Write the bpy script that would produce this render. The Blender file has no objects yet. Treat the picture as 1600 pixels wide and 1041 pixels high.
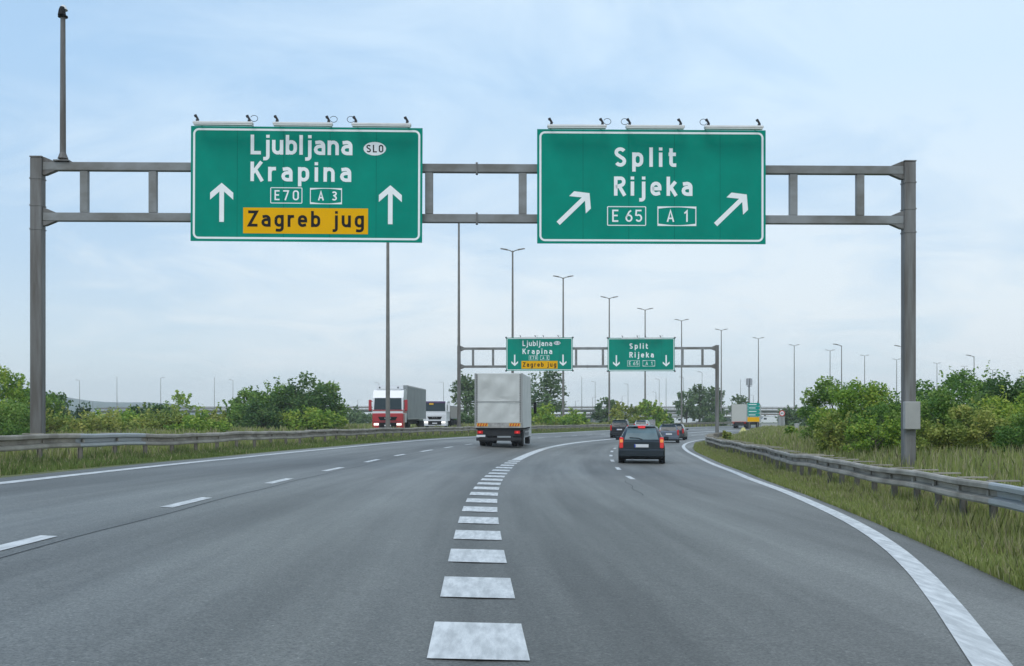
import bpy, bmesh, math, random
import numpy as np
from math import radians as R, sin, cos, pi, sqrt, atan2
random.seed(7); rng = np.random.default_rng(7)
scene = bpy.context.scene
COL = scene.collection

# ------------------------------------------------------------------ camera, sky, sun, exposure
F = 1647.0; EYE = 2.2                                   # focal length in photo pixels, eye height
cam = bpy.data.cameras.new('camera'); camo = bpy.data.objects.new('camera', cam); COL.objects.link(camo)
camo.location = (0, 0, EYE); camo.rotation_euler = (R(90), 0, 0)
cam.sensor_width = 36; cam.lens = 36*F/1600; cam.shift_y = 129.5/1600
cam.clip_start = .1; cam.clip_end = 20000
scene.camera = camo

SUN_EL, SUN_AZ = 50, 205                                # azimuth from +Y clockwise: behind the camera, a little left
world = bpy.data.worlds.new('World'); scene.world = world; world.use_nodes = True
nt = world.node_tree; N = nt.nodes; Lk = nt.links; N.clear()
out = N.new('ShaderNodeOutputWorld'); bg = N.new('ShaderNodeBackground'); bg.inputs[1].default_value = .1
sky = N.new('ShaderNodeTexSky'); sky.sky_type = 'NISHITA'; sky.sun_disc = False
sky.sun_elevation = R(SUN_EL); sky.sun_rotation = R(SUN_AZ); sky.air_density = 1.0; sky.dust_density = 1.2
tc = N.new('ShaderNodeTexCoord'); sep = N.new('ShaderNodeSeparateXYZ'); Lk.new(tc.outputs['Generated'], sep.inputs[0])
def wmath(op, a, b=None, clamp=False):
    n = N.new('ShaderNodeMath'); n.operation = op; n.use_clamp = clamp
    for i, v in enumerate((a, b)):
        if v is None: continue
        if isinstance(v, (int, float)): n.inputs[i].default_value = v
        else: Lk.new(v, n.inputs[i])
    return n.outputs[0]
zz = wmath('MAXIMUM', sep.outputs[2], .0)
den = wmath('ADD', zz, .16)
cx_ = wmath('DIVIDE', sep.outputs[0], den); cy_ = wmath('DIVIDE', sep.outputs[1], den)
cmb = N.new('ShaderNodeCombineXYZ'); Lk.new(cx_, cmb.inputs[0]); Lk.new(cy_, cmb.inputs[1])
def wnoise(scale, detail, rough, off, dist=.4):
    m = N.new('ShaderNodeMapping'); m.inputs['Location'].default_value = off; Lk.new(cmb.outputs[0], m.inputs[0])
    n = N.new('ShaderNodeTexNoise'); n.inputs['Scale'].default_value = scale; n.inputs['Detail'].default_value = detail
    n.inputs['Roughness'].default_value = rough; n.inputs['Distortion'].default_value = dist; Lk.new(m.outputs[0], n.inputs['Vector'])
    return n.outputs['Fac']
def wramp(src, stops):
    r = N.new('ShaderNodeValToRGB'); Lk.new(src, r.inputs[0]); e = r.color_ramp.elements
    while len(e) < len(stops): e.new(.5)
    for k, (p, c) in enumerate(stops): e[k].position = p; e[k].color = (*c, 1)
    return r.outputs[0]
def wmix(f, a, b):
    n = N.new('ShaderNodeMix'); n.data_type = 'RGBA'
    if isinstance(f, (int, float)): n.inputs[0].default_value = f
    else: Lk.new(f, n.inputs[0])
    Lk.new(a, n.inputs[6]); Lk.new(b, n.inputs[7]); return n.outputs[2]
# thin high veil: its colour over elevation, as radiance for a background strength of 0.1
def scaled(col, k):
    n = N.new('ShaderNodeVectorMath'); n.operation = 'SCALE'; Lk.new(col, n.inputs[0]); n.inputs[3].default_value = k; return n.outputs[0]
veil = scaled(wramp(zz, [(0, (.61,.675,.73)), (.06, (.55,.66,.75)), (.14, (.44,.59,.75)), (.30, (.37,.56,.78)), (.6, (.28,.45,.70))]), 10.0)
white = scaled(wramp(zz, [(0, (.68,.72,.75)), (.1, (.66,.73,.78)), (.3, (.52,.67,.82)), (.6, (.55,.66,.78))]), 10.0)
big = wnoise(.55, 5, .5, (3.1, 1.7, 0)); fine = wnoise(1.9, 9, .6, (7.3, 2.2, 0), .9)
side = wmath('MULTIPLY', sep.outputs[0], .38)
f1 = wmath('ADD', wmath('ADD', wmath('MULTIPLY', big, .75), wmath('MULTIPLY', fine, .70)), side)
mask = wramp(f1, [(.56, (0,0,0)), (.71, (.5,.5,.5)), (.86, (1,1,1))])
base = wmix(.86, sky.outputs[0], veil)
Lk.new(wmix(mask, base, white), bg.inputs[0]); Lk.new(bg.outputs[0], out.inputs[0])

sl = bpy.data.lights.new('sun', 'SUN'); sl.energy = 1.1; sl.angle = R(35); sl.color = (1, .96, .9)
so = bpy.data.objects.new('sun', sl); COL.objects.link(so)
az = R(SUN_AZ); sd = (sin(az)*cos(R(SUN_EL)), cos(az)*cos(R(SUN_EL)), sin(R(SUN_EL)))
from mathutils import Vector, Matrix
so.rotation_euler = Vector(sd).to_track_quat('Z', 'Y').to_euler(); so.location = (0, -20, 40)
scene.view_settings.view_transform = 'Standard'; scene.view_settings.look = 'None'
scene.view_settings.exposure = .37; scene.view_settings.gamma = 1
scene.cycles.max_bounces = 6; scene.cycles.transparent_max_bounces = 8; scene.cycles.volume_bounces = 2

# ------------------------------------------------------------------ materials
MATS = {}
def mat(name, col, rough=.6, metal=0., noise=0., nscale=4., bump=0., bscale=60., coords='Object', attr=None, spec=.5, emit=None, estr=0., coat=0., col2=None, stretch=None, trans=0.):
    if name in MATS: return MATS[name]
    m = bpy.data.materials.new(name); m.use_nodes = True; n = m.node_tree.nodes; l = m.node_tree.links
    b = n['Principled BSDF']; b.inputs['Roughness'].default_value = rough; b.inputs['Metallic'].default_value = metal
    b.inputs['Specular IOR Level'].default_value = spec; b.inputs['Coat Weight'].default_value = coat
    b.inputs['Base Color'].default_value = (*col, 1)
    t = n.new('ShaderNodeTexCoord'); src = t.outputs[coords]
    if stretch:
        mp = n.new('ShaderNodeMapping'); mp.inputs['Scale'].default_value = stretch; l.new(src, mp.inputs[0]); src = mp.outputs[0]
    cur = None
    if attr:
        a = n.new('ShaderNodeAttribute'); a.attribute_name = attr; cur = a.outputs['Color']
    if noise or col2:
        nz = n.new('ShaderNodeTexNoise'); nz.inputs['Scale'].default_value = nscale; nz.inputs['Detail'].default_value = 7; nz.inputs['Roughness'].default_value = .62
        l.new(src, nz.inputs['Vector'])
        if col2:
            rp = n.new('ShaderNodeValToRGB'); l.new(nz.outputs['Fac'], rp.inputs[0]); e = rp.color_ramp.elements
            e[0].position = .38; e[0].color = (*col, 1); e[1].position = .64; e[1].color = (*col2, 1); cur = rp.outputs[0]
        if noise:
            mr = n.new('ShaderNodeMapRange'); mr.inputs[3].default_value = 1-noise; mr.inputs[4].default_value = 1+noise
            mr.inputs[1].default_value = .3; mr.inputs[2].default_value = .7; l.new(nz.outputs['Fac'], mr.inputs[0])
            vm = n.new('ShaderNodeVectorMath'); vm.operation = 'SCALE'
            if cur: l.new(cur, vm.inputs[0])
            else: vm.inputs[0].default_value = col
            l.new(mr.outputs[0], vm.inputs[3]); cur = vm.outputs[0]
    if cur: l.new(cur, b.inputs['Base Color'])
    if bump:
        nb = n.new('ShaderNodeTexNoise'); nb.inputs['Scale'].default_value = bscale; nb.inputs['Detail'].default_value = 4; l.new(src, nb.inputs['Vector'])
        bp = n.new('ShaderNodeBump'); bp.inputs['Strength'].default_value = bump; bp.inputs['Distance'].default_value = .02
        l.new(nb.outputs['Fac'], bp.inputs['Height']); l.new(bp.outputs[0], b.inputs['Normal'])
    if emit: b.inputs['Emission Color'].default_value = (*emit, 1); b.inputs['Emission Strength'].default_value = estr
    if trans: b.inputs['Transmission Weight'].default_value = trans
    MATS[name] = m; return m

STEEL = mat('weathered_steel', (.155,.15,.135), .6, .2, col2=(.27,.28,.28), nscale=1.3, bump=.15, bscale=25, stretch=(.6,3,.9))
STEELD = mat('brown_steel', (.12,.11,.098), .65, .15, col2=(.21,.21,.205), nscale=2.2, bump=.15, bscale=25, stretch=(2.2,2.2,.22))
RAIL = mat('galvanised_rail', (.25,.225,.185), .7, 0, col2=(.44,.405,.345), nscale=1.3, bump=.1, bscale=18)
RAILN = mat('new_rail', (.42,.44,.44), .5, .4, noise=.1, nscale=2)
RAILD = mat('rail_post', (.19,.175,.15), .7, .3, noise=.35, nscale=3)
POLE = mat('lamp_pole', (.20,.19,.17), .6, .3, noise=.2, nscale=2)
GREEN = mat('sign_green', (.0,.26,.185), .7, 0, noise=.10, nscale=1.1, spec=.12)
WHITE = mat('sign_white', (.90,.93,.92), .75, 0, noise=.03, spec=.12)
YEL = mat('sign_yellow', (.85,.44,.003), .75, 0, noise=.03, spec=.12)
BLACK = mat('black_paint', (.012,.012,.013), .6, spec=.2)
LAMPW = mat('lamp_housing', (.72,.72,.70), .4, noise=.08)
DARK = mat('dark_metal', (.03,.03,.033), .5, .2, noise=.2)
RUB = mat('rubber', (.018,.018,.019), .85)
CONC = mat('concrete', (.33,.33,.31), .85, col2=(.42,.42,.40), nscale=.4, bump=.2, bscale=8)
MARK = mat('road_paint', (.52,.53,.52), .6, col2=(.70,.705,.69), nscale=7, noise=.08, bump=.4, bscale=90, stretch=(2.2,.4,1))

# asphalt: UV = (lateral metres, metres along the road)
def make_asphalt():
    m = bpy.data.materials.new('asphalt'); m.use_nodes = True; n = m.node_tree.nodes; l = m.node_tree.links; b = n['Principled BSDF']
    uv = n.new('ShaderNodeTexCoord').outputs['UV']; ob = n.new('ShaderNodeTexCoord').outputs['Object']
    def nz(src, sc, stretch, det=5, ro=.6):
        mp = n.new('ShaderNodeMapping'); mp.inputs['Scale'].default_value = stretch; l.new(src, mp.inputs[0])
        t = n.new('ShaderNodeTexNoise'); t.inputs['Scale'].default_value = sc; t.inputs['Detail'].default_value = det; t.inputs['Roughness'].default_value = ro
        l.new(mp.outputs[0], t.inputs['Vector']); return t.outputs['Fac']
    def mr(src, a, b_, lo, hi):
        r = n.new('ShaderNodeMapRange'); r.inputs[1].default_value = a; r.inputs[2].default_value = b_; r.inputs[3].default_value = lo; r.inputs[4].default_value = hi; l.new(src, r.inputs[0]); return r.outputs[0]
    def mul(a, c):
        q = n.new('ShaderNodeMath'); q.operation = 'MULTIPLY'
        for i, v in enumerate((a, c)):
            if isinstance(v, (int, float)): q.inputs[i].default_value = v
            else: l.new(v, q.inputs[i])
        return q.outputs[0]
    streak = nz(uv, .5, (1, .045, 1), 5)          # tyre-polished bands that run along the lanes
    streak2 = nz(uv, 2.6, (1, .02, 1), 3)
    patch = nz(uv, .12, (1, .5, 1), 5)
    grain = nz(ob, 55, (1, 1, 1), 3, .8)
    grit = nz(ob, 16, (1, 1, 1), 7, .85)
    v = mul(mr(streak, .34, .66, .66, 1.36), mr(streak2, .3, .7, .86, 1.14))
    v = mul(v, mr(patch, .35, .65, .80, 1.2)); v = mul(v, mr(grain, .32, .68, .45, 1.7)); v = mul(v, mr(grit, .32, .68, .72, 1.3))
    vo = n.new('ShaderNodeTexVoronoi'); vo.inputs['Scale'].default_value = 14; l.new(ob, vo.inputs['Vector'])
    sp = mr(vo.outputs['Distance'], .06, .12, 2.4, 1.0); sp2 = nz(ob, 2.3, (1, 1, 1), 2)
    # light aggregate specks only where the second noise is high
    mx = n.new('ShaderNodeMix'); mx.data_type = 'FLOAT'; l.new(mr(sp2, .5, .6, 0, 1), mx.inputs[0]); mx.inputs[2].default_value = 1.0; l.new(sp, mx.inputs[3])
    v = mul(v, mx.outputs[0])
    vm = n.new('ShaderNodeVectorMath'); vm.operation = 'SCALE'; vm.inputs[0].default_value = (.122,.121,.108); l.new(v, vm.inputs[3])
    l.new(vm.outputs[0], b.inputs['Base Color'])
    l.new(mr(streak, .3, .7, .62, .46), b.inputs['Roughness']); b.inputs['Specular IOR Level'].default_value = .5
    bp = n.new('ShaderNodeBump'); bp.inputs['Strength'].default_value = .35; bp.inputs['Distance'].default_value = .01; l.new(grain, bp.inputs['Height']); l.new(bp.outputs[0], b.inputs['Normal'])
    return m
ASPH = make_asphalt()

# ------------------------------------------------------------------ object helpers
def tag(o, label=None, cat=None, group=None, kind=None):
    if label: o['label'] = label
    if cat: o['category'] = cat
    if group: o['group'] = group
    if kind: o['kind'] = kind
    return o
def empty(name, loc=(0,0,0), rz=0, label=None, cat=None, group=None):
    o = bpy.data.objects.new(name, None); COL.objects.link(o); o.location = loc; o.rotation_euler = (0, 0, rz); o.empty_display_size = .3
    return tag(o, label, cat, group)
class MB:
    def __init__(s): s.v = []; s.f = []; s.m = []; s.mi = 0
    def add(s, vs, fs):
        k = len(s.v); s.v += [tuple(p) for p in vs]; s.f += [tuple(i+k for i in f) for f in fs]; s.m += [s.mi]*len(fs); return s
    def box(s, x0, x1, y0, y1, z0, z1, M=None):
        vs = [(x0,y0,z0),(x1,y0,z0),(x1,y1,z0),(x0,y1,z0),(x0,y0,z1),(x1,y0,z1),(x1,y1,z1),(x0,y1,z1)]
        if M is not None: vs = [M @ Vector(p) for p in vs]
        return s.add(vs, [(0,3,2,1),(4,5,6,7),(0,1,5,4),(1,2,6,5),(2,3,7,6),(3,0,4,7)])
    def bbox(s, x0, x1, y0, y1, z0, z1, c=.02):     # box with chamfered edges
        xs, ys, zs = (x0,x1), (y0,y1), (z0,z1); vs = []; idx = {}
        for i in (0,1):
            for j in (0,1):
                for k in (0,1):
                    sx, sy, sz = (1,-1)[i], (1,-1)[j], (1,-1)[k]; x, y, z = xs[i], ys[j], zs[k]
                    for a, p in enumerate(((x, y+sy*c, z+sz*c), (x+sx*c, y, z+sz*c), (x+sx*c, y+sy*c, z))): idx[i,j,k,a] = len(vs); vs.append(p)
        g = idx; fs = []
        for q in (0,1):
            fs.append([g[q,0,0,0],g[q,1,0,0],g[q,1,1,0],g[q,0,1,0]]); fs.append([g[0,q,0,1],g[1,q,0,1],g[1,q,1,1],g[0,q,1,1]]); fs.append([g[0,0,q,2],g[1,0,q,2],g[1,1,q,2],g[0,1,q,2]])
        for a in (0,1):
            for b in (0,1):
                fs.append([g[a,b,0,0],g[a,b,1,0],g[a,b,1,1],g[a,b,0,1]]); fs.append([g[a,0,b,0],g[a,1,b,0],g[a,1,b,2],g[a,0,b,2]]); fs.append([g[0,a,b,1],g[1,a,b,1],g[1,a,b,2],g[0,a,b,2]])
                for c_ in (0,1): fs.append([g[a,b,c_,0],g[a,b,c_,1],g[a,b,c_,2]])
        return s.add(vs, fs)
    def tube(s, pts, r, n=8, cap=True, r1=None):
        pts = [Vector(p) for p in pts]; rings = []
        for i, p in enumerate(pts):
            d = (pts[min(i+1, len(pts)-1)] - pts[max(i-1, 0)]).normalized()
            u = d.orthogonal().normalized() if i == 0 else (u - d*u.dot(d)).normalized()
            w = d.cross(u); rr = r if r1 is None else r + (r1-r)*i/(len(pts)-1)
            rings.append([p + (u*cos(2*pi*k/n) + w*sin(2*pi*k/n))*rr for k in range(n)])
        vs = [q for g in rings for q in g]; fs = []
        for i in range(len(pts)-1):
            for k in range(n): fs.append((i*n+k, i*n+(k+1) % n, (i+1)*n+(k+1) % n, (i+1)*n+k))
        if cap: fs.append(tuple(range(n))[::-1]); fs.append(tuple((len(pts)-1)*n+k for k in range(n)))
        return s.add(vs, fs)
    def prism(s, poly, y0, y1):                     # poly in (x, z), extruded along y
        n = len(poly); vs = [(x, y0, z) for x, z in poly] + [(x, y1, z) for x, z in poly]
        return s.add(vs, [tuple(range(n)), tuple(range(n, 2*n))[::-1]] + [(i, i+n, (i+1) % n+n, (i+1) % n) for i in range(n)])
    def xprism(s, poly, x0, x1):                    # poly in (y, z), extruded along x
        n = len(poly); vs = [(x0, y, z) for y, z in poly] + [(x1, y, z) for y, z in poly]
        return s.add(vs, [tuple(range(n))[::-1], tuple(range(n, 2*n))] + [(i, (i+1) % n, (i+1) % n+n, i+n) for i in range(n)])
    def lathe_x(s, prof, cx, cy, cz, n=20):         # prof = (x, r) about an axis along x
        vs = []; fs = []; m = len(prof)
        for k in range(n):
            a = 2*pi*k/n
            for x, r in prof: vs.append((cx+x, cy+r*cos(a), cz+r*sin(a)))
        for k in range(n):
            for i in range(m-1): fs.append((k*m+i, k*m+i+1, ((k+1) % n)*m+i+1, ((k+1) % n)*m+i))
        return s.add(vs, fs)
    def build(s, name, material, parent=None, smooth=False, fix=True):
        me = bpy.data.meshes.new(name); me.from_pydata(s.v, [], s.f)
        ms = material if isinstance(material, (list, tuple)) else [material]
        for q in ms: me.materials.append(q)
        if len(ms) > 1: me.polygons.foreach_set('material_index', s.m)
        if fix:
            bm = bmesh.new(); bm.from_mesh(me); bmesh.ops.recalc_face_normals(bm, faces=bm.faces); bm.to_mesh(me); bm.free()
        if smooth: me.polygons.foreach_set('use_smooth', [True]*len(me.polygons))
        me.update(); o = bpy.data.objects.new(name, me); COL.objects.link(o)
        if parent: o.parent = parent
        return o
def kids(o): return [c for c in list(COL.objects) if c.parent == o]
def copy_tree(o, parent=None, ch=None):
    c = o.copy(); COL.objects.link(c)
    if parent: c.parent = parent
    for k in list(o.children): copy_tree(k, c)
    return c

# ------------------------------------------------------------------ the line of the road
ctrl = np.array([(.9,-25),(.25,-8),(-.15,5.8),(-.36,9.8),(-.5,14),(-.6,19),(-.55,26),(-.33,34),(.15,42),(1.1,52.5),(2.4,64.5),(4.5,76),(7.0,87.5),(10.9,101),(17,121),(25,142),(34.2,161),(45,181),(58,203),(72,224),(87,244),(103,264),(121,284),(160,322),(210,365),(270,410),(340,455)], float)
def resample(c, step):
    d = np.r_[0, np.cumsum(np.hypot(*np.diff(c, axis=0).T))]; S_ = np.arange(0, d[-1], step)
    return np.c_[np.interp(S_, d, c[:, 0]), np.interp(S_, d, c[:, 1])]
P = resample(ctrl, .5); ker = np.exp(-.5*(np.arange(-30, 31)/12.)**2); ker /= ker.sum()
Pp = np.r_[2*P[:1]-P[1:31][::-1], P, 2*P[-1:]-P[-31:-1][::-1]]
P = np.c_[np.convolve(Pp[:, 0], ker, 'same')[30:-30], np.convolve(Pp[:, 1], ker, 'same')[30:-30]]
S = np.r_[0, np.cumsum(np.hypot(*np.diff(P, axis=0).T))]; S -= S[np.argmin(abs(P[:, 1]))]
T = np.gradient(P, axis=0); T /= np.hypot(T[:, 0], T[:, 1])[:, None]
def xy(s, t):                                            # along / right-hand offset -> world
    s = np.asarray(s, float); t = np.asarray(t, float)
    px, py, tx, ty = (np.interp(s, S, a) for a in (P[:, 0], P[:, 1], T[:, 0], T[:, 1]))
    return px+t*ty, py-t*tx
def st(x, y):
    i = int(((P[:, 0]-x)**2+(P[:, 1]-y)**2).argmin()); dx, dy = x-P[i, 0], y-P[i, 1]
    return S[i]+dx*T[i, 0]+dy*T[i, 1], dx*T[i, 1]-dy*T[i, 0]
def heading(s):                                          # angle for rotation_euler.z of a thing whose +Y runs along the road
    return -atan2(float(np.interp(s, S, T[:, 0])), float(np.interp(s, S, T[:, 1])))
def zc(s): return EYE-np.interp(s, [-60,0,30,45,60,75,90,110,140,600], [.3,1.15,1.64,1.76,1.84,1.94,2.05,2.15,2.2,2.2])
def road_z(s, t):
    s = np.asarray(s, float); t = np.asarray(t, float)
    return zc(s)+np.where(t < 0, .05*np.minimum(-t, 8.4), -.012*np.minimum(t, 9))
def _sm(f, s, w=1.6): return sum(k_*f(np.asarray(s, float)+o_*w) for o_, k_ in ((-2, .1), (-1, .22), (0, .36), (1, .22), (2, .1)))
def TR(s): return _sm(_TR, s)
def TRL(s): return _sm(_TRL, s)
def _TR(s): return np.interp(s, [-30,0,5.3,8,10.1,12.4,15.8,21.2,32,47,69,90,115,130,600], [3.0,3.2,3.7,4.2,4.69,5.13,5.71,6.5,7.6,8.2,8.5,8.4,8.3,8.2,8.2])
def _TRL(s): return np.interp(s, [-30,0,5.3,7,8.65,10.5,12.7,15.7,22.1,32.7,48.2,64,80,97,120,600], [1.0,.85,2.60,3.19,3.75,4.26,4.80,5.36,6.28,7.22,7.75,7.9,7.7,7.4,7.4,7.4])
def TLL(s): return np.interp(s, [-30,16,29,52,600], [-7.3,-7.42,-7.85,-7.75,-7.6])
def TL(s): return TLL(s)-.62
def RRT(s): return np.interp(s, [-30,0,12.3,18.5,23.8,38,46,71,110,600], [4.2,5.2,6.65,7.45,7.75,8.9,9.2,9.2,9.2,9.3])
LRT = -9.35
def sm(a, b, x): u = np.clip((x-a)/(b-a), 0, 1); return u*u*(3-2*u)
def ground_z(s, t):                                      # verge and land beside the road
    s = np.asarray(s, float); t = np.asarray(t, float); z = road_z(s, t)
    u = np.clip(-8.4-t, 0, None); zl = z-.07*np.minimum(u, 2)
    zl = zl+(np.where(s < 160, .72, .35)-zl)*sm(-11, -15, t); zl = zl+(.1-zl)*sm(-34, -70, t)*.9
    m = sm(0, 3.6, t-RRT(s)-.35)*(1-sm(108, 132, s))
    zr = z-np.where(t > 0, (.05+np.interp(s, [12, 20, 27, 40], [.20, .11, .05, 0]))*sm(0, 1.0, t-TR(s)), 0)
    top = np.interp(s, [35, 60], [1.0, .84])+.06*np.sin(s*.13)*np.sin(t*.2)
    zr = zr+(top-zr)*m; zr = zr+(.1-zr)*sm(45, 90, t)
    return np.where(t < 0, zl, zr)
def gz(x, y):
    s, t = st(x, y)
    if abs(t) > 85: return .0
    if t > TR(s) or t < TL(s): return float(ground_z(s, t))
    return float(road_z(s, t))
def px(p, d): return (p-800)/F*d

# ------------------------------------------------------------------ ground, roads, markings
def grid_mesh(name, s_arr, tcols, zfun, material, uv=True, kind='structure'):
    ns, ntc = len(s_arr), tcols.shape[1]; Sg = np.repeat(s_arr[:, None], ntc, 1)
    X, Y = xy(Sg, tcols); Z = zfun(Sg, tcols); V = np.stack([X, Y, Z], -1).reshape(-1, 3)
    i = np.arange(ns-1)[:, None]*ntc+np.arange(ntc-1)[None]; Fc = np.stack([i, i+1, i+ntc+1, i+ntc], -1).reshape(-1, 4)
    me = bpy.data.meshes.new(name); me.from_pydata(V.tolist(), [], Fc.tolist()); me.materials.append(material)
    if uv:
        lay = me.uv_layers.new(name='UVMap'); li = np.empty(len(me.loops), int); me.loops.foreach_get('vertex_index', li)
        U = np.stack([tcols.reshape(-1), Sg.reshape(-1)], -1)[li]; lay.data.foreach_set('uv', U.reshape(-1))
    me.polygons.foreach_set('use_smooth', [True]*len(me.polygons)); o = bpy.data.objects.new(name, me); COL.objects.link(o)
    o['kind'] = kind; return o
s_road = np.r_[np.arange(-24, 60, 1.), np.arange(60, 400, 2.5)]
fr = np.linspace(0, 1, 9)
tl, tr = TL(s_road), TR(s_road)
edge = .06*np.sin(s_road*2.3)+.05*np.sin(s_road*5.1+1)
tc_ = np.concatenate([tl[:, None]+(0-tl[:, None])*fr[None, :-1], 0+(tr+edge)[:, None]*fr[None, :]], 1)
road = grid_mesh('road', s_road, tc_, lambda s, t: road_z(s, t), ASPH)

DIRT = mat('verge_soil', (.09,.115,.04), .95, col2=(.17,.18,.08), nscale=.35, bump=.6, bscale=6)
s_g = np.r_[np.arange(-24, 60, 2.), np.arange(60, 400, 5.)]; tl, tr = TL(s_g)+.02, TR(s_g)-.02
offL = np.array([200,120,80,60,45,34,26,20,15.5,12,9,6.5,4.5,3,2,1.2,.6,0.]); cols = []
for o_ in offL: cols.append(tl-o_)
cols.append(tl+.10); cols.append(tl+1.0); cols.append(tl*.5); cols.append(tl*0-.01); cols.append(tl*0+.01); cols.append(tr*.5); cols.append(tr-1.0); cols.append(tr-.10)
for o_ in offL[::-1]: cols.append(tr+o_*.6)
tg = np.stack(cols, 1)
def terr_z(s, t):
    z = ground_z(s, t)+.02+.03*np.sin(s*.9+t*1.3)*sm(1, 3, np.abs(t)-8); inside = (t > TL(s)+.06) & (t < TR(s)-.06)
    z = np.where(inside, road_z(s, t)-.12, z); far = sm(70, 110, np.abs(t)); return z-far*.6
grid_mesh('ground', s_g, tg, terr_z, DIRT)
FIELD = mat('far_field', (.05,.075,.03), .95, col2=(.09,.11,.05), nscale=.02)
mb = MB(); mb.add([(-1480,-50,-.25),(1480,-50,-.25),(1480,2640,-.25),(-1480,2640,-.25)], [(0,1,2,3)]); tag(mb.build('terrain', FIELD, fix=False), kind='structure')
# carriageway of the oncoming traffic, and the slip road that leaves to the right
s2 = np.arange(-20, 330, 3.)
def strip(name, t0, t1, dz, ss=s2, n=5, base=ground_z):
    tt = np.stack([np.asarray(t0+(t1-t0)*k/(n-1))+0*ss for k in range(n)], 1); return grid_mesh(name, ss, tt, lambda s, t: base(s, t)+dz, ASPH)
strip('oncoming_carriageway', -16.2, -27.5, .05)
sx = np.arange(132, 300, 3.); tcx = np.interp(sx, [132,150,190,230,300], [13,15,20,31,60])
strip('slip_road', tcx-4.5, tcx+4.5, .06, ss=sx)

def ribbon(mb, s_arr, t_arr, w, dz, base=road_z, ragged=0):
    s_arr = np.asarray(s_arr, float); t_arr = np.asarray(t_arr, float)+0*s_arr; vs = []; n = len(s_arr)
    for sg in (-1, 1):
        t = t_arr+sg*w/2; x, y = xy(s_arr, t); z = base(s_arr, t)+dz; vs += list(zip(x.tolist(), y.tolist(), z.tolist()))
    mb.add(vs, [(i, i+1, n+i+1, n+i) for i in range(n-1)])
sL = np.r_[np.arange(-20, 60, .5), np.arange(60, 380, 2.)]
def marking(name, builder):
    mb = MB(); builder(mb); o = mb.build(name, MARK, fix=False); o['kind'] = 'structure'; return o
marking('edge_line', lambda m: ribbon(m, sL, TLL(sL), .22, .006))
marking('edge_line', lambda m: ribbon(m, sL, TRL(sL), .21, .006))
def block_line(m):
    k = 0
    while True:
        c0 = 5.33+2.0*k
        if c0 > 40: break
        ss = np.linspace(c0, c0+1.03, 5); ribbon(m, ss, 0*ss, .52 if k < 15 else .45, .006); k += 1
    for c0 in (1.33, 3.33, -.67): ss = np.linspace(c0, c0+1.03, 3); ribbon(m, ss, 0*ss, .5, .006)
    ss = np.r_[np.arange(41, 380, 1.5)]; ribbon(m, ss, 0*ss, .38, .006)
marking('block_marking', block_line)
def dashes(m, t, lst, w=.16):
    for a, b in lst: ss = np.linspace(a, b, 5); ribbon(m, ss, np.interp(ss, [0,20,40,60], t), w, .006)
marking('lane_dashes', lambda m: dashes(m, [-3.87,-4.05,-4.4,-4.35], [(1.0,3.4),(7.6,9.9),(13.6,15.6),(19.8,21.9),(26.0,28.7),(32.7,35.3),(39.0,41.2),(45,48)]+[(51.5+6.6*k, 53.9+6.6*k) for k in range(46)]))
marking('lane_dashes', lambda m: dashes(m, [3.5,3.5,3.75,3.8], [(27.3,29.4),(33.6,35.7),(41,43.4),(47.7,49.8)]+[(54.5+6.6*k, 56.9+6.6*k) for k in range(46)], .14))
# worn paint and joint seams beside the lines
SEAM = mat('bitumen_seam', (.05,.055,.058), .8, noise=.3, nscale=6)
mb = MB(); ss = np.arange(-10, 200, .6); ribbon(mb, ss, np.interp(ss, [0,20,40,60], [-3.62,-3.8,-4.15,-4.12])+.02*np.sin(ss*1.1), .014, .004)
ss2 = np.arange(20, 27, .5); ribbon(mb, ss2, 3.0+.05*(ss2-20)+.04*np.sin(ss2*1.9), .014, .004)
mb.build('asphalt_seam', SEAM, fix=False)['kind'] = 'structure'

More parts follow.
